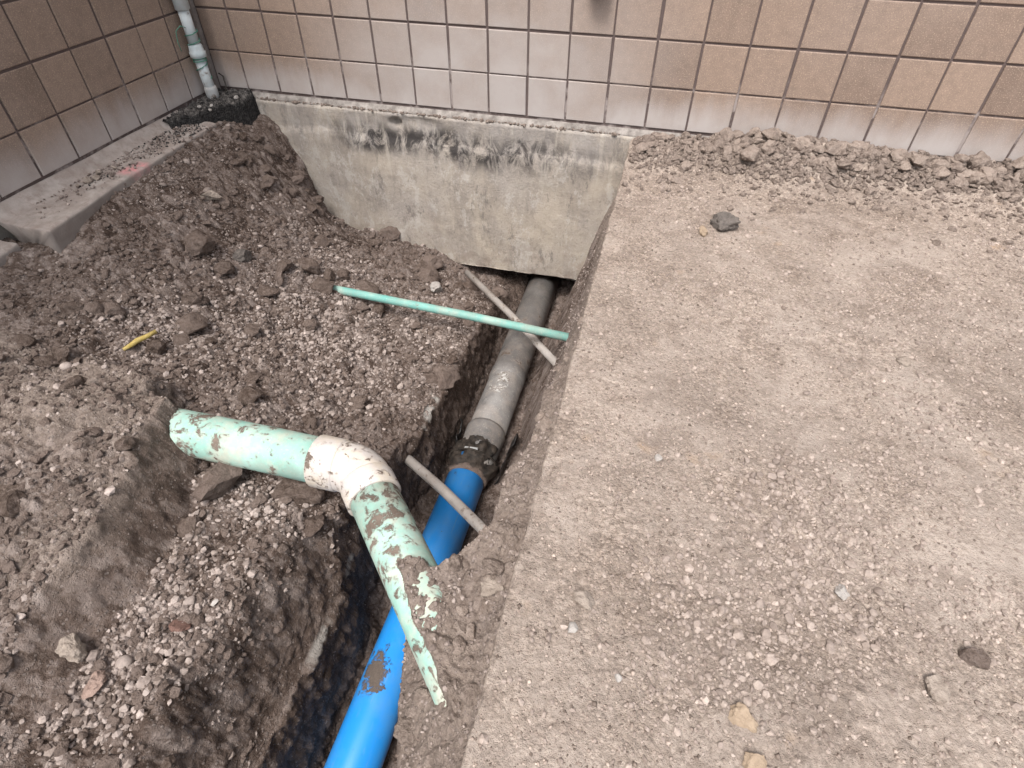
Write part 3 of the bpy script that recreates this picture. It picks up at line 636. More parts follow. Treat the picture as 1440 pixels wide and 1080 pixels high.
# ------------------------------------------------------------------ broken asphalt in the corner
ax_ = np.linspace(0.0, 0.36, 80); ay_ = np.linspace(-0.50, 0.0, 110); AXX, AYY = np.meshgrid(ax_, ay_)
outl = np.interp(AYY, [-.52, -.40, -.3, -.15, -.04, 0], [.02, .13, .20, .262, .25, .22]) + 0.03 * fbm(AYY * 12, AYY * 0, 441, 3)
ins = sstep(0.012, -0.012, AXX - outl)
AZZ = -0.17 + (0.155 + 0.016 * lumps(AXX, AYY, 0.03, 443, 0.9) + 0.010 * lumps(AXX, AYY, 0.013, 445, 0.9) + 0.03 * fbm(AXX * 6, AYY * 6, 449, 3)) * ins
AXX = np.minimum(AXX, outl + 0.014)
asp = grid_mesh('asphalt_patch', AXX + 0.016 * ins * fbm(AYY * 30, AZZ * 40, 451, 3), AYY, AZZ, ASPH)
tag(asp, 'broken lump of black asphalt around the conduit in the corner', 'asphalt patch')

# ------------------------------------------------------------------ conduit in the corner
cx0, cy0 = 0.052, -0.135
PALE = mat_pipe('pale_conduit', (0.38, 0.44, 0.46), (0.50, 0.54, 0.55), (0.62, 0.70), 0.6, 30)
GREY = mat_pipe('grey_conduit', (0.30, 0.31, 0.315), (0.38, 0.385, 0.38), (0.60, 0.68), 0.7, 40)
cp = bpy.data.objects.new('conduit_riser', None); link(cp); cp.location = (cx0, cy0, 0)
tag(cp, 'pale plastic conduit riser wound with green wire standing in the corner', 'conduit')
tube('lower_tube', [(0.004, 0.004, -0.02), (0.0, 0, 0.09), (-0.002, 0, 0.20)], 0.0275, PALE, cp, 24)
tube('grey_sleeve', [(0.006, 0.004, -0.035), (0.0045, 0.003, -0.005), (0.004, 0.002, 0.035), (0.003, 0.002, 0.05)], [0.027, 0.0325, 0.0335, 0.030], GREY, cp, 24)
tube('coupling', [(-0.002, 0, 0.188), (-0.002, 0, 0.195), (-0.002, 0, 0.218), (-0.003, 0, 0.222), (-0.003, 0, 0.245), (-0.003, 0, 0.255)], [0.030, 0.040, 0.041, 0.036, 0.0345, 0.030], PALE, cp, 28)
tube('upper_tube', [(-0.003, 0, 0.24), (-0.005, 0, 0.42)], 0.0275, PALE, cp, 24)
tube('socket', [(-0.005, 0, 0.405), (-0.005, 0, 0.41), (-0.006, 0, 0.99)], [0.029, 0.036, 0.036], PALE, cp, 28)
WIREM = mat_plain('green_wire', (0.05, 0.16, 0.12), (0.11, 0.27, 0.20), 0.6, 50)
def helix(z0, z1, turns, r, n=60, ph=0):
    return [(math.cos(ph + 2 * math.pi * turns * i / n) * r * (1 + .12 * math.sin(i * 1.3)) - 0.003, math.sin(ph + 2 * math.pi * turns * i / n) * r, z0 + (z1 - z0) * i / n) for i in range(n + 1)]
tube('tie_wire', helix(0.09, 0.20, 1.6, 0.031, 40), 0.0022, WIREM, cp, 6)
tube('tie_wire', helix(0.17, 0.20, 2.6, 0.0345, 50, 1.0), 0.0026, WIREM, cp, 6)
tube('tie_wire', helix(0.24, 0.33, 2.2, 0.032, 50, 2.0), 0.0024, WIREM, cp, 6)
tube('tie_wire', [(0.0, -0.03, 0.335), (-0.012, -0.05, 0.345), (-0.03, -0.07, 0.325), (-0.034, -0.078, 0.28), (-0.034, -0.074, 0.235)], 0.0022, WIREM, cp, 6)
# rusty wire end poking from the asphalt
tag(tube('bent_wire', [(0.075, -0.055, -0.02), (0.085, -0.04, 0.03), (0.07, -0.02, 0.07), (0.05, -0.025, 0.085)], 0.004, DARK, None, 8), 'short dark bent wire sticking out of the asphalt beside the conduit', 'wire')

# ------------------------------------------------------------------ pipes
GREENM = mat_pipe('green_pipe', (0.25, 0.46, 0.39), (0.36, 0.55, 0.48), (0.535, 0.60), 0.6, 24, (0.50, 0.50, 0.41), seed=2.0)
WHITEM = mat_pipe('white_fitting', (0.50, 0.465, 0.44), (0.60, 0.565, 0.54), (0.56, 0.615), 0.6, 30, (0.60, 0.52, 0.40), seed=5.0)
gp = bpy.data.objects.new('sewer_pipe', None); link(gp); gp.location = (1.766, -2.072, PZ)
tag(gp, 'mud-flecked pale green pipe with a white elbow crossing over the trench', 'pipe')
dx2, dy2 = LEG2_D
tube('pipe_length', [(-1.15, -0.012, 0.004), (-0.7, -0.006, 0.004), (-0.3, 0, 0.002), (-0.11, 0, 0)], PR, GREENM, gp, 48)
tube('pipe_length', [(dx2 * t, dy2 * t, 0) for t in (0.10, 0.3, 0.6, 0.9)], PR, GREENM, gp, 48)
# elbow: two hubs and the bend between them
RH = PR + 0.008
def arc(R, n=10):
    th = math.atan2(-dy2, dx2); tl = R * math.tan(th / 2)
    pts = []
    for i in range(n + 1):
        a = th * i / n
        pts.append((-tl + R * math.sin(a), -R * (1 - math.cos(a)), 0))
    return pts, tl
ap, tl = arc(0.13)
ap = [(-tl - 0.02, 0, 0)] + ap + [(ap[-1][0] + dx2 * 0.02, ap[-1][1] + dy2 * 0.02, 0)]
el = tube('elbow', ap, RH - 0.002, WHITEM, gp, 48)
tube('hub', [(-0.148, 0, 0), (-0.144, 0, 0), (-0.066, 0, 0), (-0.058, 0, 0)], [RH - 0.004, RH + 0.0015, RH + 0.0015, RH - 0.003], WHITEM, el, 48)
tube('hub', [(dx2 * t, dy2 * t, 0) for t in (0.050, 0.058, 0.122, 0.126)], [RH - 0.003, RH + 0.0015, RH + 0.0015, RH - 0.004], WHITEM, el, 48)

TEAL = mat_pipe('teal_tube', (0.13, 0.36, 0.32), (0.19, 0.43, 0.38), (0.63, 0.69), 0.6, 40, (0.34, 0.43, 0.37), seed=9.0)
ztl = soil_z(0.98, -0.89)
tag(tube('conduit', [(0.88, -0.872, -0.64), (1.02, -0.885, -0.603), (1.3, -0.905, -0.600), (1.75, -0.932, -0.598), (2.235, -0.968, -0.602)], 0.020, TEAL, None, 24), 'thin teal tube spanning the trench below the foundation', 'tube')
RODM = mat_pipe('grey_rod', (0.27, 0.245, 0.225), (0.37, 0.34, 0.315), (0.58, 0.66), 0.75, 45, seed=3.0)
tag(tube('conduit', [(1.52, -0.265, -0.815), (1.9, -0.68, -0.76), (2.225, -1.09, -0.685)], 0.018, RODM, None, 20), 'thin grey tube slanting under the teal tube', 'tube')
tag(tube('conduit', [(1.60, -1.60, -0.82), (1.9, -1.79, -0.785), (2.13, -1.955, -0.755)], 0.0205, RODM, None, 20), 'thin muddy grey tube slanting over the blue pipe', 'tube')

# blue replacement pipe, coupling and old grey pipe: laid end to end along the trench floor
BX0, BZ0, BR = 1.897, -1.045, 0.085
BLUE = mat_blue()
OLD = mat_pipe('old_grey_pipe', (0.105, 0.10, 0.097), (0.165, 0.155, 0.148), (0.62, 0.68), 0.6, 16, (0.22, 0.21, 0.20), seed=7.0)
bp = bpy.data.objects.new('water_pipe', None); link(bp); bp.location = (BX0, -2.4, BZ0)
tag(bp, 'bright blue plastic pipe on the trench floor', 'pipe')
tube('pipe_length', [(-0.006, -1.3, 0), (-0.004, 0, 0), (0.004, 0.97, 0)], BR, BLUE, bp, 56)
op = bpy.data.objects.new('drain_pipe', None); link(op); op.location = (BX0 + 0.012, -0.8, BZ0)
_m = OLD.node_tree; _b = _m.nodes['Principled BSDF']; _src = _b.inputs['Base Color'].links[0].from_socket
_t = M('tmp'); bpy.data.materials.remove(_t.m)
class _W(M):
    def __init__(s_, mat): s_.m = mat; s_.t = mat.node_tree; s_.b = s_.t.nodes['Principled BSDF']; g_ = s_.t.nodes.new('ShaderNodeNewGeometry'); s_.pos = g_.outputs['Position']; s_.nrm = g_.outputs['Normal']
_o = _W(OLD); _p = _o.sep()
_d = _o.math('ADD', _o.math('POWER', _o.math('MULTIPLY', _o.math('SUBTRACT', _p[0], 1.905), 1.7), 2.0), _o.math('POWER', _o.math('ADD', _p[1], 0.97), 2.0))
_pk = _o.math('MULTIPLY', _o.mrange(_d, 0.003, 0.009, 1.0, 0.0), _o.ramp(_o.noise(28, 5, 0.7), 0.46, 0.54))
_o.color(_o.mix(_pk, _src, _o.mix(_o.ramp(_o.noise(45, 4, 0.7), 0.48, 0.54), (0.42, 0.41, 0.39), (0.10, 0.075, 0.055))))
tag(op, 'old dark grey pipe running under the foundation to a wrapped joint', 'pipe')
tube('pipe_length', [(0.003, -0.46, 0), (0.006, 0.0, 0), (0.008, 1.02, 0.004)], 0.092, OLD, op, 56)
tube('reducer', [(0.0, -0.68, 0), (0.001, -0.62, 0), (0.002, -0.55, 0), (0.002, -0.47, 0), (0.002, -0.452, 0), (0.003, -0.435, 0)], [0.082, 0.089, 0.093, 0.098, 0.099, 0.094], OLD, op, 56)
tube('collar', [(0.005, -0.08, 0), (0.005, -0.075, 0), (0.005, -0.01, 0), (0.005, -0.005, 0)], [0.092, 0.0955, 0.0955, 0.092], OLD, op, 56)
TAPE = mat_plain('black_wrap', (0.003, 0.003, 0.003), (0.060, 0.046, 0.036), 0.75, 22, 1.0, 0.012, 0.35)
jw = bpy.data.objects.new('pipe_coupling', None); link(jw); jw.location = (BX0 + 0.004, -1.455, BZ0)
tag(jw, 'muddy black rubber coupling joining the blue pipe to the old grey pipe', 'coupling')
def lumpy_tube(name, y0, y1, r, amp, mat, parent, seed):
    yy = np.linspace(y0, y1, 26); aa = np.linspace(0, 2 * np.pi, 73); A, Yg = np.meshgrid(aa, yy)
    e = np.sin(np.pi * (Yg - y0) / (y1 - y0)) ** 0.35
    cyc = np.cos(A); sn = np.sin(A)
    R = r + amp * fbm(cyc * 2 + 5, sn * 2 + Yg * 14, seed, 4) + amp * 0.6 * fbm(cyc * 6 + 3, sn * 6 + Yg * 30, seed + 7, 3)
    R = BR * 0.96 + (R - BR * 0.96) * e
    return grid_mesh(name, R * cyc, Yg, R * sn, mat, parent)
lumpy_tube('rubber_sleeve', -0.075, 0.115, 0.103, 0.055, TAPE, jw, 501)
tube('band', [(math.cos(a) * (0.108 + .004 * math.sin(5 * a)), 0.012 + 0.006 * math.sin(3 * a), math.sin(a) * (0.108 + .004 * math.sin(5 * a))) for a in np.linspace(0, 2 * math.pi, 40)], 0.005, TAPE, jw, 8)
tube('clamp_screw', [(-0.03, 0.012, 0.108), (0.03, 0.016, 0.110)], 0.006, GREY, jw, 10)
lumpy_tube('mud_crust', -0.088, -0.05, 0.0925, 0.016, CLOD_DAMP, jw, 531)
# black plastic sheet scraps standing beside the old pipe
SHEET = mat_plain('black_plastic', (0.012, 0.011, 0.011), (0.03, 0.027, 0.026), 0.35, 20, 0.6, 0.01, 0.5)
def scrap(loc, wid, hgt, rz, seed, label):
    u = np.linspace(-.5, .5, 26); v = np.linspace(0, 1, 20); U, V = np.meshgrid(u, v)
    xx = 0.03 * fbm(U * 4, V * 4, seed, 3); yy = U * wid * (1 - 0.25 * V); zz = V * hgt * (0.8 + 0.5 * fbm(U * 3 + 1, U * 0, seed + 3, 2))
    o = grid_mesh('plastic_scrap', xx + 0.02 * V, yy, zz, SHEET); so = o.modifiers.new('thickness', 'SOLIDIFY'); so.thickness = 0.003
    o.location = loc; o.rotation_euler = (0, 0, rz)
    return tag(o, label, 'plastic sheet')
scrap((1.775, -1.30, -1.13), 0.20, 0.16, 0.15, 511, 'torn black plastic scrap between the old grey pipe and the cut wall')
scrap((2.035, -1.33, -1.13), 0.30, 0.13, -0.1, 521, 'torn black plastic scrap between the old grey pipe and the right bank')

# ------------------------------------------------------------------ stones
def ico(sub):
    import bmesh
    bm = bmesh.new(); bmesh.ops.create_icosphere(bm, subdivisions=sub, radius=1.0)
    v = np.array([x.co[:] for x in bm.verts]); f = np.array([[q.index for q in p.verts] for p in bm.faces]); bm.free(); return v, f
IV1, IF1 = ico(1); IV2, IF2 = ico(2); IV3, IF3 = ico(3); IV4, IF4 = ico(5)
def shape(V, kind, s):
    """stone outline: 'round' pebble, 'angular' broken stone, 'clod' crumbly lump"""
    r = np.random.default_rng(s); v = V.copy()
    if kind == 'angular':
        for k in range(14):
            n = r.normal(size=3); n /= np.linalg.norm(n); dd = r.uniform(0.5, 0.85); p = v @ n; v -= np.outer(np.clip(p - dd, 0, None), n)
    if kind == 'rock':
        for k in range(10):
            n = r.normal(size=3); n /= np.linalg.norm(n); dd = r.uniform(0.45, 0.85); p = v @ n; v -= np.outer(np.clip(p - dd, 0, None) * 0.95, n)
        for k in range(240):
            n = r.normal(size=3); n /= np.linalg.norm(n); wdt = r.choice((0.004, 0.008, 0.02, 0.06)); v *= (1 + r.uniform(-.9, .9) * wdt ** .5 * .7 * np.exp(-((1 - (v / np.linalg.norm(v, axis=1)[:, None]) @ n) / wdt) ** 2))[:, None]
        v *= (1 + r.normal(0, 0.018, len(v)))[:, None]
    elif kind == 'clod':
        for k in range(6):
            n = r.normal(size=3); n /= np.linalg.norm(n); dd = r.uniform(0.4, 0.85); p = v @ n; v -= np.outer(np.clip(p - dd, 0, None) * 0.92, n)
        for k in range(70):
            n = r.normal(size=3); n /= np.linalg.norm(n); wdt = r.choice((0.012, 0.03, 0.08)); v *= (1 + r.uniform(-.13, .13) * np.exp(-((1 - (v / np.linalg.norm(v, axis=1)[:, None]) @ n) / wdt) ** 2))[:, None]
        v *= (1 + r.normal(0, 0.022, len(v)))[:, None]
    else:
        for k in range(5):
            n = r.normal(size=3); n /= np.linalg.norm(n); v *= (1 + r.uniform(-.12, .12) * (V @ n))[:, None]
    v *= np.array([r.uniform(.9, 1.2), r.uniform(.75, 1.0), r.uniform(.5, .8)])
    return v
LIB = {}
for kind, cnt in (('round', 7), ('angular', 9), ('clod', 10), ('rock', 9)):
    LIB[kind] = []
    for i in range(cnt):
        V, F = {'clod': (IV3, IF3), 'rock': (IV4, IF4)}.get(kind, (IV2, IF2))
        v = shape(V, kind, 900 + 31 * i + len(kind))
        tones = [0.1, 0.35, 0.6, 0.9] if kind in ('round', 'angular') else [0.3]
        ms = []
        for tn in tones:
            me = bpy.data.meshes.new('stone'); me.from_pydata(v.tolist(), [], F.tolist()); me.update()
            me.polygons.foreach_set('use_smooth', [kind == 'round'] * len(me.polygons))
            at = me.attributes.new('tone', 'FLOAT', 'POINT'); at.data.foreach_set('value', [tn] * len(v))
            ms.append(me)
        LIB[kind].append(ms)
MSHARE = {}
def stone(name, kind, x, y, z, size, mat, label, cat, group=None, tone=None, idx=None, sink=0.3, flat=1.0):
    i = random.randrange(len(LIB[kind])) if idx is None else idx
    t = 0 if kind in ('clod', 'rock') else (random.choice((0, 1, 1, 2, 2, 3)) if tone is None else tone)
    key = (kind, i, t, mat.name)
    if key not in MSHARE:
        me = LIB[kind][i][t].copy(); me.materials.append(mat); MSHARE[key] = me
    o = bpy.data.objects.new(name, MSHARE[key]); link(o)
    o.location = (x, y, z + size * flat * (0.62 - sink)); o.scale = (size, size, size * flat)
    o.rotation_euler = (random.gauss(0, .3), random.gauss(0, .3), random.uniform(0, 6.28))
    return tag(o, label, cat, group)

def stuff_mesh(name, items, mat, sub=1, parent=None):
    """items: list of (x,y,z,size,tone,kind) joined into one mesh"""
    temps = {k: [shape((IV1, IV2)[sub - 1], k, 300 + 7 * i) for i in range(14)] for k in ('round', 'angular', 'clod')}
    F = (IF1, IF2)[sub - 1]; nv = len(temps['round'][0]); n = len(items)
    co = np.zeros((n, nv, 3), np.float32); tn = np.zeros((n, nv), np.float32)
    for k, (x, y, z, s, t, kd) in enumerate(items):
        v = temps[kd][rng.integers(14)]
        a, b_, c_ = rng.uniform(0, 6.28), rng.normal(0, .35), rng.normal(0, .35)
        Rm = np.array(Matrix.Rotation(a, 3, 'Z') @ Matrix.Rotation(b_, 3, 'X') @ Matrix.Rotation(c_, 3, 'Y'))
        co[k] = v @ Rm.T * s + (x, y, z); tn[k] = t
    fa = (F[None] + (np.arange(n) * nv)[:, None, None]).reshape(-1, 3)
    me = bpy.data.meshes.new(name)
    me.vertices.add(n * nv); me.vertices.foreach_set('co', co.ravel())
    me.loops.add(fa.size); me.loops.foreach_set('vertex_index', fa.astype(np.int32).ravel())
    me.polygons.add(len(fa)); me.polygons.foreach_set('loop_start', np.arange(0, fa.size, 3, dtype=np.int32)); me.polygons.foreach_set('loop_total', np.full(len(fa), 3, np.int32))
    me.update(calc_edges=True)
    me.polygons.foreach_set('use_smooth', np.zeros(len(fa), bool))
    at = me.attributes.new('tone', 'FLOAT', 'POINT'); at.data.foreach_set('value', tn.ravel())
    me.materials.append(mat)
    return link(bpy.data.objects.new(name, me), parent)

# --- loose gravel on the dug soil
def on_shelf(n, x0=0.2, x1=1.72, y0=-2.95, y1=-0.02, seed=0, gate=0.0, sc_=3.0):
    r = np.random.default_rng(seed); x = r.uniform(x0, x1, n); y = r.uniform(y0, y1, n)
    d = fbm(x * sc_, y * sc_, 601, 3); k = d + r.uniform(-.18, .18, n) > gate
    x, y = x[k], y[k]; z, cl, _t, _d = soil_height(x, y, True); k = cl < 0.3; return x[k], y[k], z[k], r
x, y, z, r = on_shelf(30000, seed=1, gate=0.06)
sz = np.clip(r.lognormal(math.log(0.0056), 0.42, len(x)), 0.0024, 0.014)
items = [(a, b_, c_ + s * 0.05, s, float(np.clip(r.normal(.40, .24), 0, 1)), 'angular') for a, b_, c_, s in zip(x, y, z, sz)]
# brighter patches of washed gravel
for (gx, gy, sx, sy, gn) in ((.80, -1.62, .16, .16, 1500), (.95, -1.35, .20, .14, 1500), (1.15, -1.15, .20, .18, 1500), (1.35, -1.45, .16, .20, 1300), (1.0, -.75, .22, .16, 1200), (1.45, -2.55, .12, .16, 1300), (1.38, -2.8, .10, .10, 700), (1.4, -2.2, .16, .05, 700), (.75, -.55, .16, .12, 800), (.6, -2.3, .2, .2, 700), (1.45, -.8, .14, .16, 900)):
    gn = int(gn * .7); sx, sy = sx * 1.25, sy * 1.25
    px, py = r.normal(gx, sx * .7, gn), r.normal(gy, sy * .7, gn); k = (px > .3) & (px < 1.70) & (py < -.04); px, py = px[k], py[k]
    pz, cl_, _t, _d = soil_height(px, py, True); k = cl_ < .3
    items += [(a, b_, c_ + q * .02, q, float(np.clip(r.normal(.58, .24), 0, 1)), 'angular' if r.random() < .7 else 'round') for a, b_, c_, q in zip(px[k], py[k], pz[k], np.clip(r.lognormal(math.log(.0068), .45, k.sum()), .003, .016))]
# gravel on the right bank and on the pipe-side mound
xb = r.uniform(1.98, 2.36, 5000); yb_ = r.uniform(-2.95, -0.05, 5000); zb = soil_height(xb, yb_)
items += [(a, b_, c_ + s * 0.2, s, float(np.clip(r.normal(.4, .22), 0, 1)), 'angular') for a, b_, c_, s in zip(xb, yb_, zb, np.clip(r.lognormal(math.log(0.0045), 0.4, 5000), 0.002, 0.011)) if c_ > -0.75]
tag(stuff_mesh('gravel', items, STONE, 1), 'loose grey-brown gravel strewn over the dug soil', 'gravel', kind='stuff')
# crumbs of earth
x, y, z, r = on_shelf(15000, seed=2, gate=-0.06, sc_=4.0)
items = [(a, b_, c_ + s * 0.2, s, 0.3, 'clod') for a, b_, c_, s in zip(x, y, z, np.clip(r.lognormal(math.log(0.008), 0.45, len(x)), 0.004, 0.022))]
tag(stuff_mesh('soil_crumbs', items, CLOD_DAMP, 1), 'dark crumbs of earth strewn over the dug soil', 'soil', kind='stuff')

# --- countable stones and clods on the dug soil
random.seed(21)
def scatter(n, fn, seed, **kw):
    x, y, z, r = on_shelf(n * 4, seed=seed, **kw)
    for k in range(min(n, len(x))): fn(float(x[k]), float(y[k]), float(z[k]), r)
scatter(150, lambda x, y, z, r: stone('pebble', 'round' if r.random() < .25 else 'angular', x, y, z, float(np.clip(r.lognormal(math.log(.0135), .25), .010, .022)), STONE,
        'pale pebble lying loose on the dug soil left of the trench', 'pebble', 'pale pebbles on the dug soil', tone=int(r.choice((1, 2, 2, 3))), sink=.45), 31, gate=0.03)
scatter(130, lambda x, y, z, r: stone('soil_clod', 'clod', x, y, z, float(np.clip(r.lognormal(math.log(.034), .48), .016, .085)), CLOD_DAMP,
        'damp brown clod of earth on the dug soil left of the trench', 'clod', 'damp clods on the dug soil', sink=.42), 32, gate=-0.05, y1=-0.05, x0=0.38)
rr_ = np.random.default_rng(91)
for q in range(26):
    x, y = float(rr_.uniform(.27, .62)), -float(rr_.uniform(.05, .5))
    stone('soil_clod', 'clod', x, y, soil_z(x, y), float(rr_.uniform(.018, .045)), CLOD_DAMP, 'damp clod in the steep soil between the asphalt and the foundation', 'clod', 'clods below the asphalt', sink=.3)
rr_ = np.random.default_rng(93)
for q in range(46):
    y = -float(rr_.uniform(1.1, 2.9)); x = float(rr_.uniform(2.12, 2.31))
    zz = soil_z(x, y)
    if zz < -.55: continue
    stone('dry_clod', 'clod', x, y, zz, float(np.clip(rr_.lognormal(math.log(.018), .35), .010, .036)), CLOD_DRY, 'dry clod on the narrow bank between the trench and the packed ground', 'clod', 'clods on the narrow bank', sink=.4)
# singled-out stones
def soil_stone(name, kind, x, y, size, mat, label, cat='stone', tone=None, flat=1.0, sink=.3, idx=None):
    return stone(name, kind, x, y, soil_z(x, y), size, mat, label, cat, tone=tone, flat=flat, sink=sink, idx=idx)
PINKST = mat_plain('pinkish_stone', (0.19, 0.132, 0.108), (0.32, 0.235, 0.197), 0.9, 40, 0.8, 0.008)
TANST = mat_plain('tan_stone', (0.19, 0.155, 0.128), (0.33, 0.28, 0.238), 0.9, 40, 0.8, 0.008)
DARKST = mat_plain('dark_stone', (0.07, 0.06, 0.055), (0.16, 0.14, 0.125), 0.9, 50, 0.9, 0.008)
OCHST = mat_plain('ochre_stone', (0.20, 0.15, 0.105), (0.33, 0.255, 0.185), 0.9, 40, 0.7, 0.006)
WHTST = mat_plain('whitish_stone', (0.27, 0.245, 0.225), (0.38, 0.355, 0.33), 0.85, 40, 0.5, 0.004)
REDST = mat_plain('reddish_stone', (0.13, 0.075, 0.06), (0.19, 0.115, 0.095), 0.9, 40, 0.5, 0.004)
soil_stone('stone', 'rock', 1.395, -2.785, 0.036, PINKST, 'rough pinkish stone on the soil beside the scarp', idx=2)
soil_stone('stone', 'rock', 1.30, -2.735, 0.042, TANST, 'rough tan stone beside the pinkish stone', idx=4)
soil_stone('stone', 'rock', 1.41, -0.475, 0.042, WHTST, 'whitish broken stone leaning near the foot of the foundation', idx=6, flat=1.2)
soil_stone('stone', 'rock', 0.83, -1.13, 0.068, CLOD_DAMP, 'flat slab-like dark clod on the slope below the ledge', 'clod', flat=.7, idx=1)
soil_stone('stone', 'rock', 0.72, -1.42, 0.058, CLOD_DAMP, 'blocky dark brown clod above the yellow stick', 'clod', idx=5)
soil_stone('stone', 'rock', 0.66, -1.00, 0.050, DARKST, 'dark grey broken lump on the slope below the ledge', 'stone', idx=6)
soil_stone('stone', 'rock', 0.42, -0.80, 0.050, TANST, 'yellowish crumbly lump on the slope below the asphalt', 'stone', idx=7)
soil_stone('stone', 'angular', 1.53, -2.52, 0.016, WHTST, 'pale round pebble beside the reddish stone', 'pebble', idx=2)
soil_stone('stone', 'rock', 1.49, -2.61, 0.034, REDST, 'smooth reddish stone pressed into the soil near the trench', 'stone', flat=.6, sink=.5, idx=3)
soil_stone('stone', 'rock', 2.27, -2.40, 0.030, TANST, 'tan angular stone on the heaped soil beside the packed ground', idx=5)
soil_stone('stone', 'rock', 1.79, -1.385, 0.030, CLOD_DAMP, 'small brown clod beside the black coupling, on the cut wall side', 'clod', idx=2)
soil_stone('stone', 'rock', 2.02, -1.60, 0.026, CLOD_DAMP, 'small brown clod beside the blue pipe below the black coupling', 'clod', idx=4)
# yellow stick
YEL = mat_plain('yellow_stick', (0.34, 0.25, 0.06), (0.46, 0.36, 0.15), 0.8, 50, 0.6, 0.004)
za, zb2 = soil_z(.745, -1.815), soil_z(.78, -1.715)
zm = max(za, zb2, soil_z(.76, -1.765)) + .008
tag(tube('stick', [(.735, -1.825, zm - .002), (.75, -1.80, zm + .002), (.755, -1.775, zm + .004), (.772, -1.745, zm + .003), (.785, -1.710, zm + .004)], [.006, .0085, .0105, .009, .0075], YEL, None, 12, .25), 'short yellow stick lying on the gravel of the dug soil', 'stick')

# --- spoil heap against the wall: clods one by one
random.seed(5); r = np.random.default_rng(77)
HG = 'dried clods heaped along the long wall'
n = 0
while n < 230:
    x = float(r.uniform(2.40, 4.25)); y = -float(abs(r.normal(0.05, 0.17))) - 0.03
    hz = float(heap(np.array([x]), np.array([y]))[0])
    if y < -0.62 or (hz < 0.012 and r.random() > .15): continue
    s = float(np.clip(r.lognormal(math.log(.026), .35), .013, .052)) * (0.75 if x < 2.62 else 1)
    y = min(y, -0.02 - s)
    stone('dry_clod', 'clod', x, y, pack_z(x, y), s, CLOD_DRY, 'dried grey-brown clod in the heap along the long tiled wall', 'clod', HG, sink=.2); n += 1
m_ = 9000; x = r.uniform(2.36, 4.5, m_); y = -np.abs(r.normal(0.0, 0.26, m_)) - 0.012; hz = heap(x, y); k = (hz + r.uniform(0, .02, m_) > .016) & (y > -.8); x, y = x[k], y[k]
z = pack_height(x, y); s = np.clip(r.lognormal(math.log(.0092), .45, len(x)), .004, .021)
tag(stuff_mesh('clod_crumbs', [(a, b_, c_ + q * .3, q, .4, 'clod') for a, b_, c_, q in zip(x, y, z, s)], CLOD_DRY, 1), 'dry crumbs of earth filling the heap along the long wall', 'soil', kind='stuff')

# --- stones on the packed ground
def pack_stone(name, kind, x, y, size, mat, label, cat='stone', group=None, tone=None, flat=1.0, sink=.3, idx=None):
    return stone(name, kind, x, y, pack_z(x, y), size, mat, label, cat, group, tone, idx, sink, flat)
pack_stone('stone', 'rock', 2.775, -0.80, 0.062, DARKST, 'dark charcoal lump on the packed ground below the heap', idx=0, flat=.9)
pack_stone('stone', 'rock', 2.708, -0.875, 0.030, OCHST, 'ochre yellow stone beside the dark charcoal lump', idx=1)
pack_stone('stone', 'angular', 2.482, -2.530, 0.0155, WHTST, 'smooth white pebble on the packed ground near the cut edge', 'pebble', idx=2)
pack_stone('stone', 'rock', 2.492, -2.468, 0.026, TANST, 'crumbly tan stone beside the white pebble', idx=0)
pack_stone('stone', 'rock', 3.004, -2.315, 0.019, WHTST, 'pale pointed stone standing out of the gravel patch', 'stone', idx=1, flat=1.1)
pack_stone('stone', 'rock', 3.148, -2.472, 0.026, TANST, 'crumbly tan stone on bare ground right of the gravel patch', idx=3)
pack_stone('stone', 'rock', 3.232, -2.395, 0.028, CLOD_DAMP, 'dark brown clod right of the gravel patch', 'clod', idx=4)
pack_stone('stone', 'rock', 2.796, -2.610, 0.026, OCHST, 'larger of the ochre clods in the gravel patch', 'clod', idx=5, flat=.7)
pack_stone('stone', 'rock', 2.815, -2.675, 0.022, OCHST, 'smaller ochre clod below the larger one in the gravel patch', 'clod', idx=6, flat=.7)
pack_stone('stone', 'rock', 3.296, -1.498, 0.022, TANST, 'lone pale lump standing on the bare packed ground', idx=7, flat=1.3)
pack_stone('stone', 'angular', 2.615, -2.049, 0.0135, WHTST, 'small white pebble on the bare packed ground beside the trench', 'pebble', idx=3)
pack_stone('stone', 'angular', 2.581, -2.598, 0.0105, WHTST, 'tiny white pebble on the bare ground left of the gravel patch', 'pebble', idx=4)
CL = [(2.934,-2.169,.10,.10),(2.945,-2.043,.06,.05),(2.994,-2.389,.10,.06),(2.935,-2.311,.09,.06),(2.718,-2.382,.10,.05),(2.696,-2.562,.09,.06),(2.812,-2.545,.10,.07),(3.155,-1.945,.10,.06),
      (3.288,-2.299,.08,.07),(2.828,-2.46,.10,.05),(3.053,-2.176,.08,.07),(3.337,-1.725,.12,.08),(3.835,-.69,.10,.08),(3.466,-1.95,.09,.08),(2.68,-.80,.10,.06),(2.60,-.62,.10,.09),(3.45,-1.2,.25,.2),(2.75,-1.35,.2,.2)]
items = []; cnt = 0
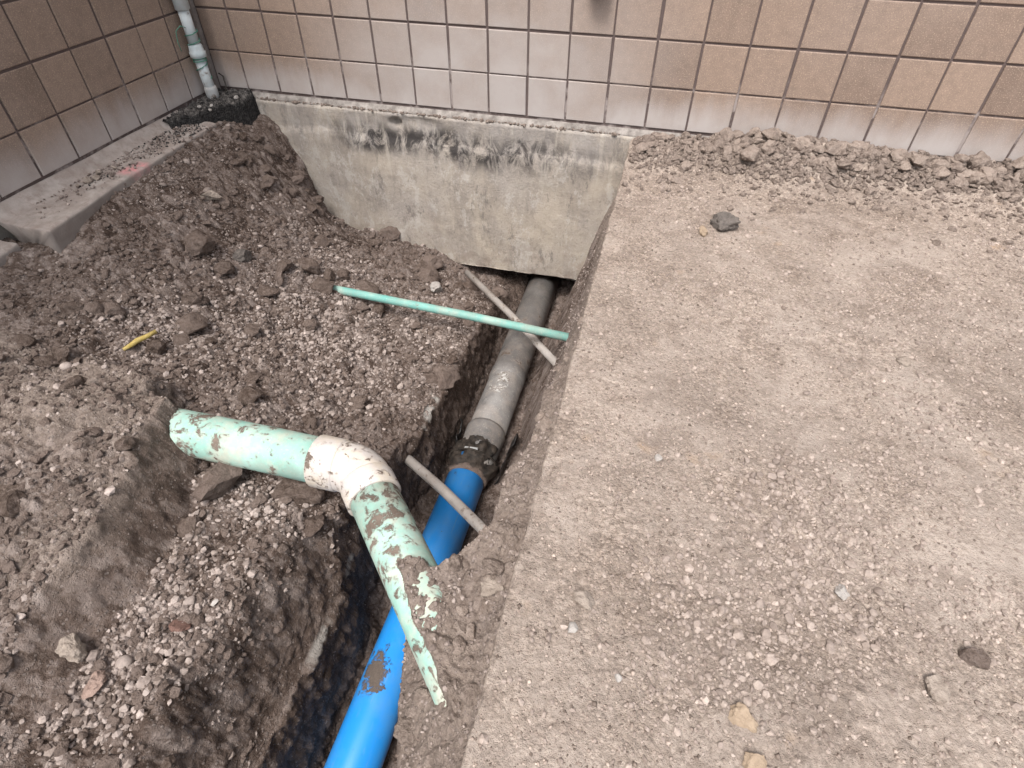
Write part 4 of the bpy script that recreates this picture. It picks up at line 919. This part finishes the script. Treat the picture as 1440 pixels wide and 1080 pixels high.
for ci, (cx, cy, sx, sy) in enumerate(CL):
    k = int(60000 * sx * sy * 1.2); dens = 1 if ci < 13 else .35
    k = int(k * dens)
    for q in range(k):
        x = cx + r.normal(0, sx * .95); y = cy + r.normal(0, sy * 1.0)
        if x < EDGE + .02 or y > -.04: continue
        s = float(np.clip(r.lognormal(math.log(.0036), .5), .0014, .0115)); items.append([x, y, s])
        if q % 9 == 0 and cnt < 110 and ci < 16:
            s2 = float(np.clip(r.lognormal(math.log(.0095), .25), .0075, .016))
            pack_stone('pebble', 'angular', float(x), float(y), s2, STONEP, 'grey pebble in the loose gravel on the packed ground', 'pebble', 'pebbles on the packed ground', tone=int(r.choice((0, 1, 1, 2))), sink=.4); cnt += 1
xo = r.uniform(EDGE + .02, 4.1, 13000); yo = r.uniform(-2.95, -.1, 13000); kk = fbm(xo * 2.2, yo * 2.2, 701, 4) + r.uniform(-.2, .2, 13000) > .05
items += [[a, b_, float(np.clip(r.lognormal(math.log(.0036), .5), .0015, .011))] for a, b_ in zip(xo[kk], yo[kk])]
ia = np.array(items); iz = pack_height(ia[:, 0], ia[:, 1])
tag(stuff_mesh('gravel', [(a[0], a[1], zz + a[2] * .12, a[2], float(np.clip(r.normal(.45, .25), 0, 1)), r.choice(('angular', 'angular', 'round'))) for a, zz in zip(ia, iz)], STONEP, 1), 'fine grey gravel scattered on the packed ground', 'gravel', kind='stuff')

# fine grit pressed into the surface of the packed ground
ng = 56000; xg = r.uniform(EDGE + .004, 4.1, ng); yg = r.uniform(-2.95, -.02, ng)
kk = (fbm(xg * 2.3, yg * 2.3, 711, 4) + r.uniform(-.22, .22, ng) > -.06); xg, yg = xg[kk], yg[kk]; zg = pack_height(xg, yg); ng = len(xg)
OV = np.array([(1, 0, 0), (-1, 0, 0), (0, 1, 0), (0, -1, 0), (0, 0, 1), (0, 0, -1)], float); OF = np.array([(0, 2, 4), (2, 1, 4), (1, 3, 4), (3, 0, 4), (2, 0, 5), (1, 2, 5), (3, 1, 5), (0, 3, 5)])
an = r.uniform(0, 6.28, ng); sg = np.clip(r.lognormal(math.log(.0026), .42, ng), .0013, .0065)
vv = OV[None] * r.uniform(.55, 1.2, (ng, 6, 1)) * sg[:, None, None]
co = np.stack([vv[..., 0] * np.cos(an)[:, None] - vv[..., 1] * np.sin(an)[:, None], vv[..., 0] * np.sin(an)[:, None] + vv[..., 1] * np.cos(an)[:, None], vv[..., 2] * .8], -1) + np.stack([xg, yg, zg], -1)[:, None]
gm = bpy.data.meshes.new('grit'); fa = (OF[None] + (np.arange(ng) * 6)[:, None, None]).reshape(-1, 3)
gm.vertices.add(ng * 6); gm.vertices.foreach_set('co', co.astype(np.float32).ravel()); gm.loops.add(fa.size); gm.loops.foreach_set('vertex_index', fa.astype(np.int32).ravel())
gm.polygons.add(len(fa)); gm.polygons.foreach_set('loop_start', np.arange(0, fa.size, 3, dtype=np.int32)); gm.polygons.foreach_set('loop_total', np.full(len(fa), 3, np.int32)); gm.update(calc_edges=True)
gm.attributes.new('tone', 'FLOAT', 'POINT').data.foreach_set('value', np.repeat(r.uniform(0, 1, ng) ** 1.15, 6).astype(np.float32)); gm.materials.append(GRITM)
tag(link(bpy.data.objects.new('grit', gm)), 'fine grit pressed into the packed ground', 'grit', kind='stuff')

# --- debris on the ledge
items = []
for q in range(700):
    y = float(r.uniform(-1.45, -.42)); x = float(np.clip(r.normal(.10, .045), .05, .2)); s = float(np.clip(r.lognormal(math.log(.0048), .5), .002, .014))
    if r.random() > np.interp(y, [-1.45, -1.2, -1.0, -.7, -.42], [.08, .5, 1, .9, .8]): continue
    items.append((x, y, -.048 + s * .3, s, float(np.clip(r.normal(.38, .28), 0, 1)), 'angular'))
tag(stuff_mesh('ledge_grit', items, STONE, 1), 'grit and crumbs lying along the concrete ledge', 'grit', kind='stuff')
items = [(float(np.clip(r.normal(.13, .05), .05, .2)), float(-.42 - abs(r.normal(0, .25))), -.046, float(r.uniform(.003, .008)), 0., 'angular') for q in range(190)]
ag = stuff_mesh('asphalt_crumbs', items, ASPH, 1); tag(ag, 'black asphalt crumbs scattered on the concrete ledge', 'crumbs', kind='stuff')
for (x, y, s, t) in ((.105, -1.13, .021, 3), (.118, -1.09, .016, 2), (.095, -1.05, .018, 3), (.115, -.98, .013, 2), (.09, -1.17, .012, 2)):
    stone('stone', 'clod', x, y, -.047, s, TANST, 'pale crumbly lump in the debris on the concrete ledge', 'stone', 'pale lumps on the ledge', sink=.15)
for (x, y, s) in ((.22, -.16, .016), (.17, -.30, .012), (.12, -.34, .013), (.2, -.36, .010)):
    stone('stone', 'angular', x, y, .008, s, WHTST, 'pale chip of stone lying on the black asphalt', 'stone', 'pale chips on the asphalt', tone=3, sink=.2)
items = [(float(r.uniform(.2, 2.3)), float(r.normal(-.018, .006)), -.030, float(np.clip(r.lognormal(math.log(.006), .5), .003, .016)), float(np.clip(r.normal(.4, .25), 0, 1)), 'clod') for q in range(420)]
tag(stuff_mesh('foundation_crumbs', items, CLOD_DRY, 1), 'dry crumbs of mortar and earth along the top of the foundation', 'crumbs', kind='stuff')
# --- gravel on the trench floor
xt = r.uniform(1.76, 2.1, 700); yt = r.uniform(-2.9, -.05, 700); zt = soil_height(xt, yt)
tag(stuff_mesh('trench_crumbs', [(a, b_, c_ + .003, float(np.clip(r.lognormal(math.log(.009), .45), .004, .02)), .3, 'clod') for a, b_, c_ in zip(xt, yt, zt) if c_ < -.95], CLOD_DAMP, 1), 'damp crumbs of earth along the trench floor', 'soil', kind='stuff')
